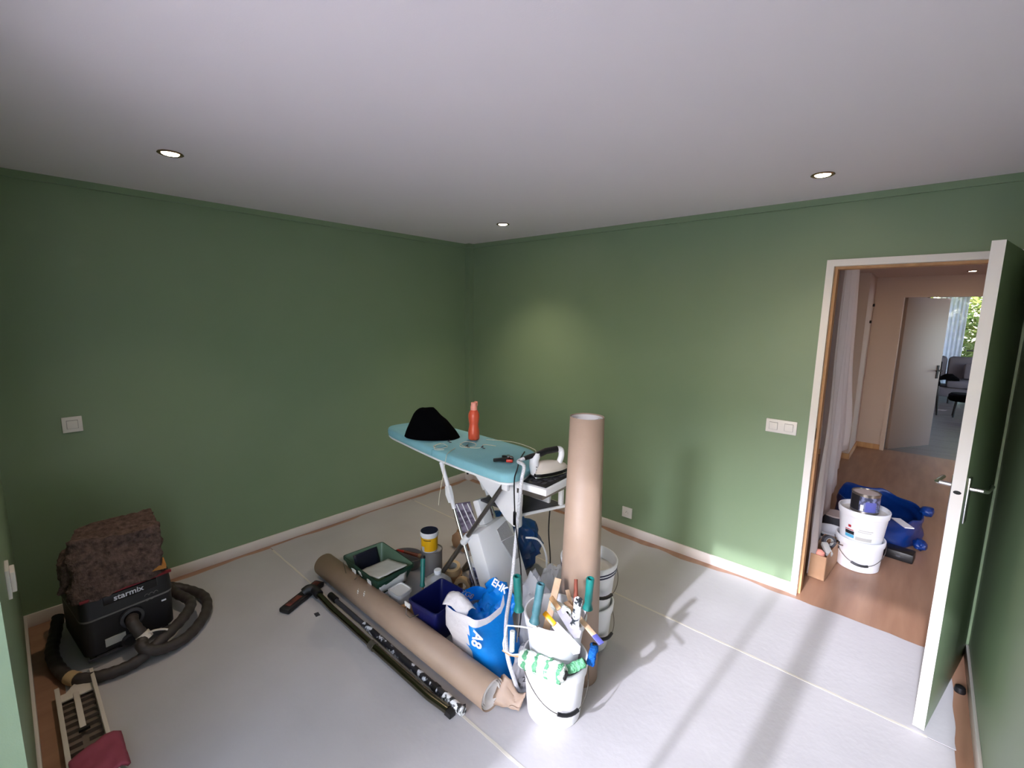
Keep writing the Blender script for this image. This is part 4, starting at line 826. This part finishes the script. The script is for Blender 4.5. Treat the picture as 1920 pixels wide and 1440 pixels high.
tag(b.build('pink_cloth', 'pink', smooth=80, thick=.012), 'pink cloth draped over the white grille frame', 'cloth')

# ------------------------------------------------------------------ hall clutter
hb1 = bucket('paint_bucket', 'lower oval white bucket in the hall with black clips', 3.315, .72, .001, .140, .125, .225, bail=(-78, .13)); hb2 = bucket('paint_bucket', 'upper white bucket in the hall with red and black label', 3.315, .725, .20, .145, .122, .235, lid=.205)
def arc(o, r, a0, a1, z0, z1, name, mat, x=3.315, y=.725, zb=.20):
    B().grid(lambda u, v: V((x+(r+(z0+(z1-z0)*v)*.098)*cos(radians(a0+(a1-a0)*u)), y+(r+(z0+(z1-z0)*v)*.098)*sin(radians(a0+(a1-a0)*u)), zb+z0+(z1-z0)*v)), 10, 1).build(name, mat, o)
arc(hb2, .1228, -130, -104, .060, .085, 'black_label', 'ink'); arc(hb2, .1228, -130, -104, .035, .058, 'cyan_label', 'cyan'); arc(hb2, .1228, -121, -113, .110, .128, 'red_logo', 'redink'); arc(hb2, .1228, -130, -106, .089, .095, 'red_print', 'redink'); arc(hb2, .1228, -100, -58, .030, .055, 'grey_label', 'greyprint'); arc(hb2, .1228, -95, -62, .092, .097, 'print_line', 'greyprint'); arc(hb2, .1228, -92, -58, .105, .110, 'print_line', 'greyprint')
for z in (.13, .165): B().box((-.014, -.006, -.008), (.014, .006, .008), T(3.315+.142*cos(radians(-146)), .72+.142*sin(radians(-146)), z) @ RZ(-56), bev=.003).build('clip', 'black', hb1)
ht = tin('paint_tin', 'dark labelled paint tin with cream lid standing in hall bucket', 3.315, .725, .41, .082, .14, 'tinlabel', 'hallw')
B().grid(lambda u, v: V((3.315+.0838*cos(radians(-85+45*u)), .725+.0838*sin(radians(-85+45*u)), .43+.07*v)), 8, 1).build('violet_print', 'violet', ht); B().grid(lambda u, v: V((3.315+.0838*cos(radians(-104+13*u)), .725+.0838*sin(radians(-104+13*u)), .43+.045*v)), 3, 1).build('white_print', 'inkw', ht); B().grid(lambda u, v: V((3.315+.0838*cos(radians(-160+50*u)), .725+.0838*sin(radians(-160+50*u)), .43+.105*v)), 6, 1).build('dark_print', 'ink', ht)
# blue sack
bs = thing('blue_sack', 'open blue woven sack on the hall floor behind the buckets', 'bag', (3.36, 1.45, 0))
def sk(a, t, inn=0):
    rx = .30-.02*t-inn; ry = .42-.03*t-inn; k = 1+.06*noise.noise(V((cos(a)*2, sin(a)*2, t*3)))+.03*noise.noise(V((cos(a)*5, sin(a)*5, t*5)))
    return V((3.36+rx*cos(a)*k, 1.60+ry*sin(a)*k, .003+(.25+.05*noise.noise(V((cos(a)*1.7, sin(a)*1.7, 7)))-.08*max(0, cos(a)))*t))
B().grid(lambda u, v: sk(2*pi*u, v), 64, 10, cu=True).build('sack_wall', 'bluesack', bs, smooth=80, thick=.004); B().lathe([(0, .01), (.26, .012), (.27, .05)], T(3.36, 1.6, 0) @ Mx.Diagonal((1, 1.4, 1, 1)), 32).build('sack_base', 'bluesack', bs)
for k, c in enumerate(((3.665, 1.70, .20), (3.645, 1.32, .045))): crumple('knotted_strap', None, None, c, (.045, .06, .04), 'bluesack', .06, 9, 41+k, sub=3, parent=bs)
B().box((3.50, .99, .235), (3.56, 1.16, .242), T(3.53, 1.15, .24) @ RZ(30) @ T(-3.53, -1.07, -.24)).build('torn_flap', 'plast', bs)
# cardboard box with odds and ends
cb = thing('cardboard_box', 'small open cardboard box of tools inside the doorway', 'box', (3.13, .52, 0))
bxm = T(3.142, .50, .001) @ RZ(-4)
for lo, hi in (((-.05, -.20, 0), (.05, .20, .004)), ((-.05, -.20, 0), (-.046, .20, .17)), ((.046, -.20, 0), (.05, .20, .17)), ((-.05, -.20, 0), (.05, -.196, .17)), ((-.05, .196, 0), (.05, .20, .17))): B().box(lo, hi, bxm).build('panel', 'card', cb, flat=True)
def inbox(x, y, z): return bxm @ V((x, y, z))
tape_roll('grey tape roll standing in the cardboard box', tuple(inbox(0, .04, .19)), .042, .03, (.6, -.8, .2), 'dgrey')
tag(B().box((-.02, -.05, 0), (.02, .05, .03), T(*inbox(.015, -.05, .155)) @ RZ(30) @ Mx.Rotation(.4, 4, 'X'), bev=.004).build('plastic_packet', 'greyprint'), 'crinkled silver packet in the cardboard box', 'packet')
tag(B().lathe([(0, 0), (.03, .0), (.034, .02), (.03, .06), (.014, .075), (0, .078)], T(*inbox(-.005, -.14, .11)), 20).build('light_bulb', 'peach'), 'pinkish shiny round item in the box front', 'bulb')
tag(B().tube([inbox(.0, .10, .15), inbox(.04, .0, .21), inbox(.10, -.02, .215)], .004, 6).build('metal_rod', 'steel'), 'thin metal rod sticking out of the box', 'rod')
o = thing('white_tub', 'shallow white tub with dark edge behind the cardboard box', 'tub', (3.16, 1.0, 0)); B().lathe([(0, 0), (.105, 0), (.115, .16), (.11, .16), (.10, .006), (0, .006)], T(3.125, .86, .001) @ Mx.Diagonal((.88, .88, 1, 1)), 32).build('tub_wall', 'plast', o); B().lathe([(.1125, .12), (.1155, .125), (.1165, .14), (.114, .142)], T(3.125, .86, .001) @ Mx.Diagonal((.88, .88, 1, 1)), 32).build('dark_band', 'dgrey', o)
o = thing('lidded_tin', 'dark tin with round white lid under the dust sheet', 'tin', (3.13, 1.10, 0)); B().lathe([(0, 0), (.10, 0), (.10, .20), (0, .20)], T(3.125, 1.085, .001) @ Mx.Diagonal((.85, .85, 1, 1)), 32).build('tin_body', 'dgrey', o); B().lathe([(0, .20), (.098, .20), (.104, .206), (.10, .212), (0, .210)], T(3.125, 1.085, .001) @ Mx.Diagonal((.85, .85, 1, 1)), 32).build('lid', 'hallw', o)
o = thing('black_case', 'small black case on the hall floor beside the buckets', 'case', (3.52, 1.02, 0)); B().box((-.085, -.06, 0), (.085, .06, .07), T(3.535, 1.06, .001) @ RZ(-6), bev=.01).build('case_body', 'black', o); B().box((-.012, -.063, .03), (.012, -.058, .045), T(3.535, 1.06, .001) @ RZ(-6)).build('latch', 'dgrey', o)
# behind the door
o = thing('door_wedge', 'small black door stop on the strip of wood behind the door', 'door stop', (3.815, -.42, 0)); B().lathe([(0, 0), (.020, 0), (.022, .006), (.018, .026), (.010, .032), (0, .033)], T(3.815, -.36, .001), 18).build('rubber', 'black', o)
